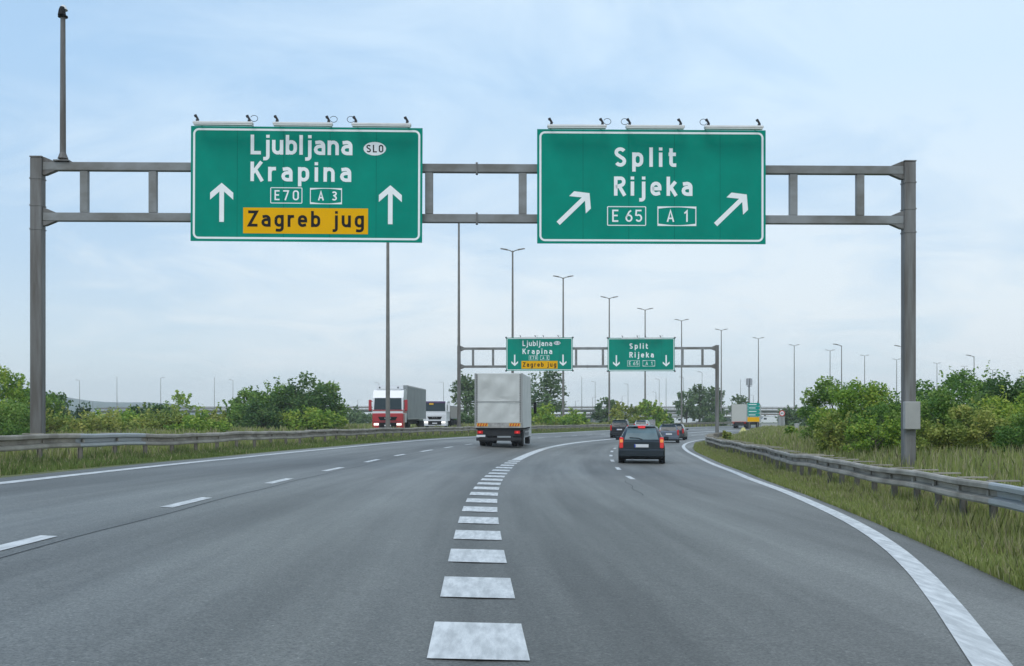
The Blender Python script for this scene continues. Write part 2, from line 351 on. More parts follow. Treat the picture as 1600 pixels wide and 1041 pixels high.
# ------------------------------------------------------------------ lettering: stroke alphabet of a road-sign face
def A(cx, cy, rx, ry, a0, a1, n=7): return [(cx+rx*cos(R(a0+(a1-a0)*k/n)), cy+ry*sin(R(a0+(a1-a0)*k/n))) for k in range(n+1)]
def glyph(c, a):                                         # a = half stroke; cap height 1, x-height .74; returns (width, strokes)
    X = .74; w = .57; L_, Rt = a, w-a; r = (w-2*a)/2; m = w/2; t = X-a; b = a; ry = min(r, .2)
    bowl = A(m, t-ry, r, ry, 180, 0)+A(m, b+ry, r, ry, 0, -180)+[(L_, t-ry)]
    if c == 'L': return .52, [[(a, 1), (a, a), (.52, a)]]
    if c == 'K': return .62, [[(a, 1), (a, 0)], [(.56, 1), (a+.02, .42)], [(.25, .60), (.60, 0)]]
    if c == 'k': return .52, [[(a, 1), (a, 0)], [(.47, X), (a+.02, .30)], [(.22, .45), (.50, 0)]]
    if c == 'R': return .60, [[(a, 0), (a, 1-a), (.36, 1-a)]+A(.36, .725, .24-a, .275-a, 90, -90)+[(a, .45)], [(.30, .45), (.56, 0)]]
    if c == 'S': return .60, [A(.30, .74, .30-a, .26-a, 25, 180)+A(.30, .74, .30-a, .24-a*.6, 180, 250, 4)+A(.30, .28, .30-a, .25-a*.6, 70, 0, 4)+A(.30, .28, .30-a, .28-a, 0, -155)]
    if c == 'Z': return .60, [[(0.02, 1-a), (.56-a*.3, 1-a), (a+.0, a), (.60, a)]]
    if c == 'A': return .64, [[(a*.9, 0), (.32, 1-a*.6), (.64-a*.9, 0)], [(.15, .30), (.49, .30)]]
    if c == 'E': return .50, [[(.50, 1-a), (a, 1-a), (a, a), (.50, a)], [(a, .52), (.45, .52)]]
    if c == 'O': return .60, [A(.30, 1-a-.2, .30-a, .2, 180, 0)+A(.30, a+.2, .30-a, .2, 0, -180)+[(a, 1-a-.2)]]
    if c == 'M': return .70, [[(a, 0), (a, 1-a), (.35, .4), (.70-a, 1-a), (.70-a, 0)]]
    if c == 'N': return .60, [[(a, 0), (a, 1-a), (.60-a, a), (.60-a, 1)]]
    if c == 'j': return .32, [[(.32-a, X), (.32-a, -.06)]+A(.32-a-.12, -.08, .12, .13, 0, -90, 4)+[(0.0, -.21)], [(.32-a, .84), (.32-a, 1)]]
    if c == 'i': return 2*a, [[(a, X), (a, 0)], [(a, .84), (a, 1)]]
    if c == 'l': return 2*a, [[(a, 1), (a, 0)]]
    if c == 'u': return w, [[(L_, X), (L_, b+ry)]+A(m, b+ry, r, ry, 180, 360), [(Rt, X), (Rt, 0)]]
    if c == 'n': return w, [[(L_, X), (L_, 0)], A(m, t-ry, r, ry, 180, 0)+[(Rt, 0)]]
    if c == 'b': return w, [[(L_, 1), (L_, 0)], bowl]
    if c == 'p': return w, [[(L_, X), (L_, -.25)], bowl]
    if c == 'g': return w, [[(Rt, X), (Rt, -.04)]+A(m, -.06, r, .16, 0, -100, 6)+[(.08, -.20)], bowl]
    if c == 'a': return w, [[(.07, t-.03)]+A(m, t-ry, r, ry, 110, 0, 5)+[(Rt, 0)], [(Rt, .44), (m, .44)]+A(m, .22+a*.5, r, .22-a*.5, 90, 270, 6)+[(Rt, a)]]
    if c == 'r': return .40, [[(a, X), (a, 0)], A(.28, t-.2, .28-a, .2, 180, 80, 5)+[(.40, t)]]
    if c == 'e': return w, [[(L_, .37), (Rt, .37), (Rt, t-ry)]+A(m, t-ry, r, ry, 0, 180)+A(m, b+ry, r, ry, 180, 300, 6)+[(Rt+.02, b+.05)]]
    if c == 't': return .40, [[(.13, .96), (.13, b+.12)]+A(.25, b+.12, .12, .12, 180, 270, 4)+[(.40, b)], [(0, t), (.38, t)]]
    if c == '0': return glyph('O', a)
    if c == '1': return .38, [[(.02, .72), (.30-a, 1-a), (.30-a, 0)]]
    if c == '3': return .58, [A(.29, .745, .28-a, .255-a, 150, -90, 8)+[(.20, .49+0)], A(.29, .265, .29-a, .265-a, 90, -150, 8)]
    if c == '5': return .58, [[(.52, 1-a), (a+.03, 1-a), (a, .56)]+A(.29, .32, .29-a, .32-a, 120, -150, 9)]
    if c == '6': return .58, [[(.46, 1-a), (.30, .80), (a+.01, .40)]+A(.29, .31, .29-a, .31-a, 170, 530, 14)]
    if c == '7': return .56, [[(0, 1-a), (.56-a*.6, 1-a), (.20, 0)]]
    if c == '8': return .58, [A(.29, .75, .26-a, .25-a, 0, 360, 12), A(.29, .265, .29-a, .265-a, 0, 360, 12)]
    return .3, []
def stroke(mb, pts, w, y):
    q = [Vector(pts[0])]
    for p in pts[1:]:
        if (Vector(p)-q[-1]).length > 1e-4: q.append(Vector(p))
    n = len(q); Lf = []; Rg = []
    for i in range(n):
        d0 = (q[i]-q[i-1]).normalized() if i else (q[1]-q[0]).normalized(); d1 = (q[i+1]-q[i]).normalized() if i < n-1 else d0
        n0 = Vector((-d0.y, d0.x)); n1 = Vector((-d1.y, d1.x)); mm = n0+n1
        if mm.length < .3: mm = n0*1.0
        mm.normalize(); k = min(1/max(mm.dot(n0), .3), 2.2)*w/2; Lf.append(q[i]+mm*k); Rg.append(q[i]-mm*k)
    mb.add([(p.x, y, p.y) for p in Lf]+[(p.x, y, p.y) for p in Rg], [(i, i+1, n+i+1, n+i) for i in range(n-1)])
def text(mb, txt, x0, x1, z0, h, sw, y=-.004, gap=None):
    """txt between x0 and x1, baseline z0, cap height h, stroke sw: letter spacing takes up the rest"""
    a = sw/h/2; gl = [glyph(c, a) for c in txt]; tot = sum(g[0] for g in gl)*h
    if gap is None: gap = (x1-x0-tot)/max(len(txt)-1, 1)
    x = x0; k = 0
    for wd, st_ in gl:
        for p in st_: stroke(mb, [(x+u*h, z0+v*h) for u, v in p], sw, y-.0007*(k % 4)); k += 1
        x += wd*h+gap
def rrect(hw, hh, r, n=6):
    return [(cx*1.+r*cos(R(a0+90*k/n)), cz+r*sin(R(a0+90*k/n))) for cx, cz, a0 in ((hw-r, hh-r, 0), (-hw+r, hh-r, 90), (-hw+r, -hh+r, 180), (hw-r, -hh+r, 270)) for k in range(n+1)]
def frame(mb, x, z, hw, hh, r, w, y):
    p = [(x+u, z+v) for u, v in rrect(hw, hh, r)]; p2 = [(x+u, z+v) for u, v in rrect(hw-w, hh-w, max(r-w, .005))]; n = len(p)
    mb.add([(u, y, v) for u, v in p]+[(u, y, v) for u, v in p2], [(i, (i+1) % n, n+(i+1) % n, n+i) for i in range(n)])
def flat(mb, poly, y): mb.add([(u, y, v) for u, v in poly], [tuple(range(len(poly)))])
def part(name, mtl, parent, fn, **kw):
    m = MB(); fn(m); return m.build(name, mtl, parent, **kw)

def motor_badge(m, x, z, hw, hh, w):                     # plate with waisted top and bottom bars
    y = -.0045
    for sg in (-1, 1):
        flat(m, [(x+sg*hw, z-hh), (x+sg*(hw-w), z-hh), (x+sg*(hw-w), z+hh), (x+sg*hw, z+hh)], y)
    n = 10
    for sg in (-1, 1):
        o_ = [(x-hw+w+2*(hw-w)*k/n, z+sg*hh) for k in range(n+1)]
        i_ = [(x-hw+w+2*(hw-w)*k/n, z+sg*(hh-w*2.4+w*1.6*sin(pi*k/n))) for k in range(n+1)]
        m.add([(u, y, v) for u, v in o_]+[(u, y, v) for u, v in i_], [(k, k+1, n+2+k, n+1+k) for k in range(n)])
def euro_badge(m, x, z, hw, hh, w): frame(m, x, z, hw, hh, .03, w, -.0045)
def arrow(m, x, z, ang, L=.97, hw=.285, sw=.115):        # tip at (x, z), pointing along ang (degrees, 90 = up)
    hs = .30
    shape = [(0, 0), (-.42, -hw), (-.245, -hw), (-.245+.0, -hw), (-.13, -sw*.85), (-.13, -sw/2), (-L, -sw/2), (-L, sw/2), (-.13, sw/2), (-.13, sw*.85), (-.245, hw), (-.42, hw)]
    ca, sa = cos(R(ang)), sin(R(ang))
    head = [(0, 0), (-.245, -hw), (-.42, -hw), (-.165, 0), (-.42, hw), (-.245, hw)]
    tr_ = lambda p, yy: [(x+u*ca-v*sa, yy, z+u*sa+v*ca) for u, v in p]
    m.add(tr_(head, -.0045), [(0, 1, 2, 3), (0, 3, 4, 5)])
    m.add(tr_([(-.1, -sw/2), (-L, -sw/2), (-L, sw/2), (-.1, sw/2)], -.0053), [(0, 1, 2, 3)])
W_, H_ = 5.73, 2.85
def sign_base(name, label, pos, rz, corner=False):
    g = empty(name, pos, rz, label, 'road sign', None)
    part('panel', GREEN, g, lambda m: m.box(-W_/2, W_/2, 0, .03, -H_/2, H_/2))
    for k in range(1, 5): part('panel_seam', mat('seam_green', (.0,.13,.10), .7, spec=.12), g, lambda m: m.add([(-W_/2+k*W_/5-.005, -.0015, -H_/2), (-W_/2+k*W_/5+.005, -.0015, -H_/2), (-W_/2+k*W_/5+.005, -.0015, H_/2), (-W_/2+k*W_/5-.005, -.0015, H_/2)], [(0,1,2,3)]), fix=False)
    part('border', WHITE, g, lambda m: frame(m, 0, 0, W_/2-.055, H_/2-.055, .14, .05, -.003), fix=False)
    for k in range(5):
        part('stiffener', STEEL, g, lambda m: m.box(-W_/2+.35+k*1.265-.03, -W_/2+.35+k*1.265+.03, .034, .12, -H_/2+.05, H_/2-.05))
    return g
def lamp_bars(g, xs, sides):
    for x, sd_ in zip(xs, sides):
        L_ = .73
        b = part('sign_light', LAMPW, g, lambda m: (m.bbox(x-L_, x+L_, -.42, -.28, H_/2-.05, H_/2+.01, .012), m.box(x-L_+.02, x+L_-.02, -.41, -.29, H_/2-.075, H_/2-.05)))
        for s_ in (-1, 1):
            def brk(m):
                xx = x+s_*(L_-.1); hh = H_/2-.07; m.tube([(xx, .05, hh-.1), (xx, .05, hh+.10), (xx, -.30, hh+.10)], .018, 6)
                m.box(xx-.03, xx+.03, -.39, -.31, hh+.07, hh+.13); m.tube([(xx+.02, -.35, hh+.12), (xx-.035, -.35, hh+.22)], .028, 8); m.tube([(xx-.035, -.35, hh+.2), (xx-.055, -.35, hh+.245)], .036, 8)
            part('bracket', DARK, b, brk)
        def cable(m):
            xx = x+sd_*(L_-.1); m.tube([(xx+sd_*.03+sd_*.09*(1-cos(a)), -.35, H_/2+.10+.075*sin(a)) for a in np.linspace(.4, 2*pi-.5, 14)], .007, 5)
        part('cable', BLACK, b, cable)
def north_sign(pos, rz, label, down):
    g = sign_base('direction_sign', label, pos, rz)
    c = lambda zx, zy: ((zx-795)/250, (485-zy)/250)
    if not down:
        x0, z0 = c(447, 302); x1, _ = c(1077, 0); part('lettering', WHITE, g, lambda m: text(m, 'Ljubljana', x0, x1, z0, .49, .086), fix=False)
        x0, z0 = c(447, 468); x1, _ = c(1070, 0); part('lettering', WHITE, g, lambda m: text(m, 'Krapina', x0, x1, z0, .485, .086), fix=False)
        bx = [(669, 555, 99, 50), (914, 557, 99, 50)]; ye = (789, 712, 386, 80); zt = (432, 750, 1150, .40); ars = [(270, 480), (1313, 486)]; slo = (1215, 260, 70, 42)
    else:
        c = lambda zx, zy: ((zx-678)/86, (248-zy)/86)
        x0, z0 = c(553, 188); x1, _ = c(772, 0); part('lettering', WHITE, g, lambda m: text(m, 'Ljubljana', x0, x1, z0, .46, .082), fix=False)
        x0, z0 = c(553, 247); part('lettering', WHITE, g, lambda m: text(m, 'Krapina', x0, x1, z0, .46, .082), fix=False)
        bx = [(633, 275, 33, 17), (717, 275, 33, 17)]; ye = (678.5, 326.5, 133.5, 28.5); zt = (555, 341, 802, .38); ars = [(495, 335), (852, 335)]; slo = (808, 166, 25, 14)
    k = 86 if down else 250
    (ex, ez), (ax, az_) = c(bx[0][0], bx[0][1]), c(bx[1][0], bx[1][1]); hw, hh = bx[0][2]/k, bx[0][3]/k
    part('route_badge', WHITE, g, lambda m: (euro_badge(m, ex, ez, hw, hh, .02), text(m, 'E', ex-hw*.74, 0, ez-hh*.6, hh*1.25, .036, gap=0), text(m, '70', ex-.08, ex+hw*.78, ez-hh*.6, hh*1.25, .036)), fix=False)
    part('route_badge', WHITE, g, lambda m: (motor_badge(m, ax, az_, hw, hh, .02), text(m, 'A', ax-hw*.5, 0, az_-hh*.55, hh*1.15, .036, gap=0), text(m, '3', ax+hw*.35, 0, az_-hh*.55, hh*1.15, .036, gap=0)), fix=False)
    yx, yz = c(ye[0], ye[1]); yw, yh = ye[2]/k, ye[3]/k
    yp = part('yellow_panel', YEL, g, lambda m: m.box(yx-yw, yx+yw, -.004, -.0005, yz-yh, yz+yh))
    x0, z0 = c(zt[0], zt[1]); x1, _ = c(zt[2], 0); sp = .24
    def zag(m):
        h = zt[3]; xm = x0+(x1-x0)*.623; xj = x0+(x1-x0)*.73
        return h, xm, xj
    h_, xm_, xj_ = zag(None)
    part('lettering', BLACK, yp, lambda m: text(m, 'Zagreb', x0, xm_, z0, h_, .070, y=-.007), fix=False); part('lettering', BLACK, yp, lambda m: text(m, 'jug', xj_, x1, z0, h_, .070, y=-.007), fix=False)
    sx_, sz = c(slo[0], slo[1]); rx, rz_ = slo[2]/k, slo[3]/k
    sb = part('country_badge', WHITE, g, lambda m: flat(m, [(sx_+rx*cos(2*pi*q/28), sz+rz_*sin(2*pi*q/28)) for q in range(28)], -.004), fix=False)
    part('lettering', BLACK, sb, lambda m: text(m, 'SLO', sx_-rx*.74, sx_+rx*.76, sz-rz_*.55, rz_*1.12, .030, y=-.006), fix=False)
    for p in ars:
        x_, z_ = c(*p); part('arrow', WHITE, g, lambda m: arrow(m, x_, z_, -90 if down else 90), fix=False)
    return g
def south_sign(pos, rz, label, down):
    g = sign_base('direction_sign', label, pos, rz)
    if not down:
        c = lambda zx, zy: ((zx-786)/250, (495-zy)/250); k = 250
        rows = [('Split', 553, 940, 371, .485), ('Rijeka', 550, 1042, 552, .48)]; bx = [(629, 679, 122, 61), (944, 679, 123, 61)]; ars = [(397, 537), (1383, 541)]
    else:
        k = 78; c = lambda zx, zy: ((zx-353)/k, (228-zy)/k)
        rows = [('Split', 275, 398, 190, .47), ('Rijeka', 275, 437, 248, .47)]; bx = [(302, 287, 41, 20), (404, 287, 41, 20)]; ars = [(188, 308), (519, 308)]
    for wd, a0, a1, bz, h in rows:
        x0, z0 = c(a0, bz); x1, _ = c(a1, 0); part('lettering', WHITE, g, lambda m: text(m, wd, x0, x1, z0, h, .088), fix=False)
    (ex, ez), (ax, az_) = c(*bx[0][:2]), c(*bx[1][:2]); hw, hh = bx[0][2]/k, bx[0][3]/k
    part('route_badge', WHITE, g, lambda m: (euro_badge(m, ex, ez, hw, hh, .022), text(m, 'E', ex-hw*.74, 0, ez-hh*.6, hh*1.25, .040, gap=0), text(m, '65', ex-.03, ex+hw*.80, ez-hh*.6, hh*1.25, .040)), fix=False)
    part('route_badge', WHITE, g, lambda m: (motor_badge(m, ax, az_, hw, hh, .024), text(m, 'A', ax-hw*.52, 0, az_-hh*.58, hh*1.2, .040, gap=0), text(m, '1', ax+hw*.38, 0, az_-hh*.58, hh*1.2, .040, gap=0)), fix=False)
    for p in ars:
        x_, z_ = c(*p); part('arrow', WHITE, g, lambda m: arrow(m, x_, z_, -90 if down else 44, L=.97 if down else 1.09, hw=.285 if down else .30), fix=False)
    return g

# ------------------------------------------------------------------ sign gantries
def gantry(a, b, ztop, label, beams, struts, mast, second=False):
    ax, ay = a; bx_, by = b; L_ = math.hypot(bx_-ax, by-ay); rz = atan2(by-ay, bx_-ax)
    g = empty('sign_gantry', (ax, ay, 0), rz, label, 'gantry')
    for x, (wx, wy) in ((0, a), (L_, b)):
        z0 = gz(wx, wy)-.1
        def post(m):
            m.bbox(x-.145, x+.145, -.135, .135, z0, ztop-.03, .02); m.box(x-.152, x+.152, -.142, .142, ztop-.03, ztop)
            m.box(x-.27, x+.27, -.27, .27, z0, z0+.12)
            for sg in (-1, 1): m.prism([(x+sg*.146, z0+.122), (x+sg*.26, z0+.122), (x+sg*.146, z0+.42)], -.015, .015)
            for bz in beams: m.box(x-.154, x+.154, -.144, .144, bz-.33, bz-.30); m.box(x-.154, x+.154, -.144, .144, bz+.26, bz+.29) if bz < beams[0] else None
        part('post', STEELD, g, post)
        sg = 1 if x == 0 else -1
        for bz in beams:
            for s2_ in (-1, 1):
                part('bracket', STEELD, g, lambda m: m.prism([(x+sg*.147, bz+s2_*.107), (x+sg*.47, bz+s2_*.107), (x+sg*.20, bz+s2_*.22), (x+sg*.147, bz+s2_*.22)], -.08, .08))
    for bz in beams: part('beam', STEEL, g, lambda m: m.bbox(.147, L_-.147, -.085, .085, bz-.105, bz+.105, .012))
    for x in struts: part('strut', STEEL, g, lambda m: m.bbox(x-.10, x+.10, -.07, .07, beams[1]+.107, beams[0]-.107, .012))
    for x in np.arange(L_/4, L_-1, L_/4):
        for bz in beams: part('flange', STEELD, g, lambda m: (m.box(x-.018, x+.018, -.115, .115, bz-.135, bz+.135), [m.tube([(x-.03, a, bz+b), (x+.03, a, bz+b)], .012, 6) for a in (-.10, .10) for b in (-.12, .12)]))
    if mast:
        mx, mh = mast; ms = part('mast', STEELD, g, lambda m: (m.tube([(mx, 0, beams[0]+.26), (mx, 0, beams[0]+mh)], .075, 12, r1=.06), m.tube([(mx, 0, beams[0]+.12), (mx, 0, beams[0]+.22)], .06, 10), m.tube([(mx, 0, beams[0]+.2), (mx, 0, beams[0]+.36)], .13, 12, r1=.07), m.box(mx-.19, mx+.19, -.14, .14, beams[0]+.12, beams[0]+.15)))
        part('camera', BLACK, ms, lambda m: (m.tube([(mx, 0, beams[0]+mh+.01), (mx, 0, beams[0]+mh+.04)], .12, 12), m.tube([(mx, -.06, beams[0]+mh+.04), (mx, -.06, beams[0]+mh+.16), (mx, -.04, beams[0]+mh+.24)], .10, 12, r1=.06)))
        part('camera_hood', LAMPW, ms, lambda m: m.tube([(mx, .02, beams[0]+mh+.20), (mx, .03, beams[0]+mh+.31)], .11, 12, r1=.05))
    return g, rz
PA, PB = (-11.83, 26.3), (10.06, 26.75)
ux = 62.2
g1, rz1 = gantry(PA, PB, 8.66, 'nearest grey steel portal gantry carrying the two large signs with up and diagonal arrows', (8.42, 7.16), (1.16, 2.86, 9.75, 12.1, 18.95, 20.65), (.62, 3.72))
cab_ = part('cabinet', mat('cabinet_grey', (.36,.36,.34), .6, noise=.06), g1, lambda m: m.bbox(21.9-.205, 21.9+.185, -.30, -.14, gz(*PB)+1.08, gz(*PB)+1.78, .015))
def on(a, b, x, off): L_ = math.hypot(b[0]-a[0], b[1]-a[1]); u = ((b[0]-a[0])/L_, (b[1]-a[1])/L_); return a[0]+u[0]*x+u[1]*off, a[1]+u[1]*x-u[0]*off
p = on(PA, PB, 6.73, .26); sA = north_sign((*p, 7.95), rz1, 'large green sign for Ljubljana and Krapina with white up arrows above the left lanes', False)
sA.rotation_euler.y = R(.25)
lamp_bars(sA, [-1.98, -.04, 1.88], [1, 1, -1])
p = on(PA, PB, 15.32, .26); sB = south_sign((*p, 7.93), rz1, 'large green sign for Split and Rijeka with white diagonal arrows', False)
lamp_bars(sB, [-1.90, .03, 1.98], [1, -1, -1])
QA, QB = (-4.58, 91), (17.55, 90.2)
g2, rz2 = gantry(QA, QB, 8.25, 'farther grey portal gantry beyond the truck, seen under the first one', (8.0, 6.45), (1.22, 2.95, 10.1, 12.4, 19.2, 20.9), None, True)
p = on(QA, QB, 6.95, .26); sC = north_sign((*p, 7.5), rz2, 'small looking distant green Ljubljana sign with white down arrows above the truck', True)
p = on(QA, QB, 15.65, .26); sD = south_sign((*p, 7.45), rz2, 'small looking distant green Split and Rijeka sign with two white down arrows', True)
for s_ in (sC, sD):
    lamp_bars(s_, [-.98, .98], [1, 1])
    for a in (-1, 1):
        for b in (-1, 1): part('corner_plate', DARK, s_, lambda m: m.box(a*W_/2-.07, a*W_/2+.07, -.06, .06, b*H_/2-.06, b*H_/2+.06))

# ------------------------------------------------------------------ lamp masts
def lamp_mast(x, y, z0, h, arms, label, group, dia=.15, arm=1.75, rz=0, thin=False):
    g = empty('street_lamp', (x, y, z0), rz, label, 'street lamp', group)
    part('pole', POLE, g, lambda m: (m.tube([(0, 0, 0), (0, 0, h*.45), (0, 0, h)], dia, 10, r1=dia*.5), m.tube([(0, 0, 0), (0, 0, .9)], dia*1.35, 10)))
    for sg in arms:
        part('arm', POLE, g, lambda m: m.tube([(0, 0, h-.15), (sg*.25, 0, h+.02), (sg*arm*.65, 0, h+.16)], .05, 6))
        part('lamp_head', POLE, g, lambda m: m.tube([(sg*arm*.45, 0, h+.10), (sg*arm*.6, 0, h+.15), (sg*arm*.95, 0, h+.22), (sg*arm*1.05, 0, h+.22)], .09, 8, r1=.055))
    return g
mastp = [(606,385),(717,305),(801,258),(880,216),(952,184),(1008,166),(1065,149),(1127,134),(1185,121),(1241,110),(1297,102),(1351,94),(1401,88),(1464,82),(1507,77),(1551,72),(1596,66)]
wherem = ['rising behind the left large sign, nearest of the row', 'rising behind the left post of the far gantry', 'between the two large signs, its head above the truck', 'just right of the truck, second tallest visible head', 'crossing the left edge of the far Split sign', 'crossing the middle of the far Split sign', 'behind the far gantry right of the far Split sign', 'just right of the far gantry right post', 'behind the stacked green plates', 'standing beside the round speed limit sign', 'first of the row above the right bushes', 'second of the row above the right bushes', 'just left of the near gantry right post', 'just right of the near gantry right post', 'above the right bushes, third from the right edge', 'above the right bushes, second from the right edge', 'at the right edge of the photo']
for (pxx, up), wl in zip(mastp, wherem):
    d = F*17.6/up; X = px(pxx, d); z0 = gz(X, d)-.1
    lamp_mast(X, d, z0, EYE+17.6-z0, (-1, 1), 'tall double armed grey street lamp '+wl, 'double armed lamps along the median', dia=.17, arm=1.25, rz=0)

# ------------------------------------------------------------------ guardrails
prof = [(.05,.755),(.012,.745),(.0,.72),(.004,.665),(.12,.632),(.125,.562),(.004,.53),(.0,.475),(.012,.45),(.05,.44)]
def guardrail(label, tfun, s0, s1, side, step, pspace, new=(), red=()):
    """side = +1: traffic is on the left of the rail (right-hand rail), beams back away to +t"""
    sm_ = (s0+s1)/2; x, y = xy(sm_, float(tfun(sm_))); g = empty('guardrail', (0, 0, 0), 0, label, 'guardrail')
    def zr(s): return ground_z(s, tfun(s))+.02+.016*np.sin(s*.55)+.010*np.sin(s*1.37+2)
    k = 0; s = s0
    while s < s1:
        e = min(s+step+.06, s1); n = 7; ss = np.linspace(s, e, n); vs = []; fs = []; m = len(prof); off = .0015*(k % 2)*2
        for q in (0, 1):
            for sv in ss:
                for u, z in prof:
                    t = float(tfun(sv))+side*(u+off+.02*sin(sv*.8))+q*side*.004; X, Y = xy(sv, t); vs.append((float(X), float(Y), float(zr(sv))+z))
        for q in (0, 1):
            b = q*n*m
            for i in range(n-1):
                for j in range(m-1): fs.append((b+i*m+j, b+i*m+j+1, b+(i+1)*m+j+1, b+(i+1)*m+j))
        mb = MB(); mb.add(vs, fs)
        o = mb.build('beam', RAILN if any(a <= s < b_ for a, b_ in new) else RAIL, g, fix=False)
        if any(a <= s < b_ for a, b_ in new): o['label'] = 'newer bright galvanised beam'
        s += step; k += 1
    RED = mat('red_reflector', (.35,.03,.03), .4)
    for s in np.arange(s0+.4, s1, pspace)[:98]:
        t = float(tfun(s)); X, Y = xy(s, t+side*.17); hd = heading(s); z0 = float(zr(s))
        Mx = Matrix.Translation((float(X), float(Y), z0)) @ Matrix.Rotation(hd, 4, 'Z')
        mb = MB(); mb.box(-.05, -.04, -.03, .03, -.35, .74, Mx); mb.box(.04, .05, -.03, .03, -.35, .74, Mx); mb.box(-.04, .04, -.004, .004, -.35, .74, Mx)
        po = mb.build('post', RAILD, g, fix=False)
        mb = MB(); mb.box(min(-side*.08, side*.36), max(-side*.08, side*.36), -.035, .035, .745, .765, Mx); mb.box(-side*.05 if side < 0 else -.09, .09 if side < 0 else side*-.05, -.035, .035, .55, .63, Mx); mb.build('spacer', RAIL, po, fix=False)
    return g
guardrail('wavy grey guardrail along the right verge, curving away round the bend', RRT, -6, 102, 1, 4., 1.333, new=((6, 13),))
guardrail('grey guardrail on the grassy median left of the road, with one bright new section', lambda s: LRT+0*np.asarray(s, float), 4, 196, -1, 4., 2.0, new=((21, 27.5),))

# ------------------------------------------------------------------ vehicles
GLASS = mat('tinted_glass', (.02,.035,.04), .12, spec=.45)
CHROME = mat('rim_metal', (.45,.45,.46), .35, .8)
REDL = mat('tail_lamp_red', (.45,.01,.012), .25, emit=(1,.05,.04), estr=.06)
REDB = mat('brake_lamp_lit', (.6,.02,.03), .25, emit=(1,.06,.05), estr=.35)
REDC = mat('car_lamp_red', (.55,.025,.03), .25, emit=(1,.08,.06), estr=.16)
AMB = mat('lamp_amber', (.7,.25,.03), .3, emit=(1,.40,.15), estr=.25)
HEAD = mat('headlamp_lit', (.9,.9,.85), .2, emit=(1,.96,.85), estr=.8)
PLATE = mat('number_plate', (.72,.73,.74), .5); BLUEP = mat('plate_blue', (.02,.06,.4), .5)
def wheel(parent, x, y, r, w, side, hub=CHROME):
    ty = part('tyre', RUB, parent, lambda m: m.lathe_x([(-w/2, r*.6), (-w/2, r*.93), (-w*.38, r), (w*.38, r), (w/2, r*.93), (w/2, r*.6), (w*.3, r*.58)], x, y, r, 24), smooth=True)
    def rim(m):
        xo = side*w*.44
        m.lathe_x([(xo*.9, .001), (xo, r*.12), (xo*.9, r*.22), (xo*.72, r*.5), (xo, r*.6)], x, y, r, 20)
    part('rim', hub, ty, rim, smooth=True); return ty
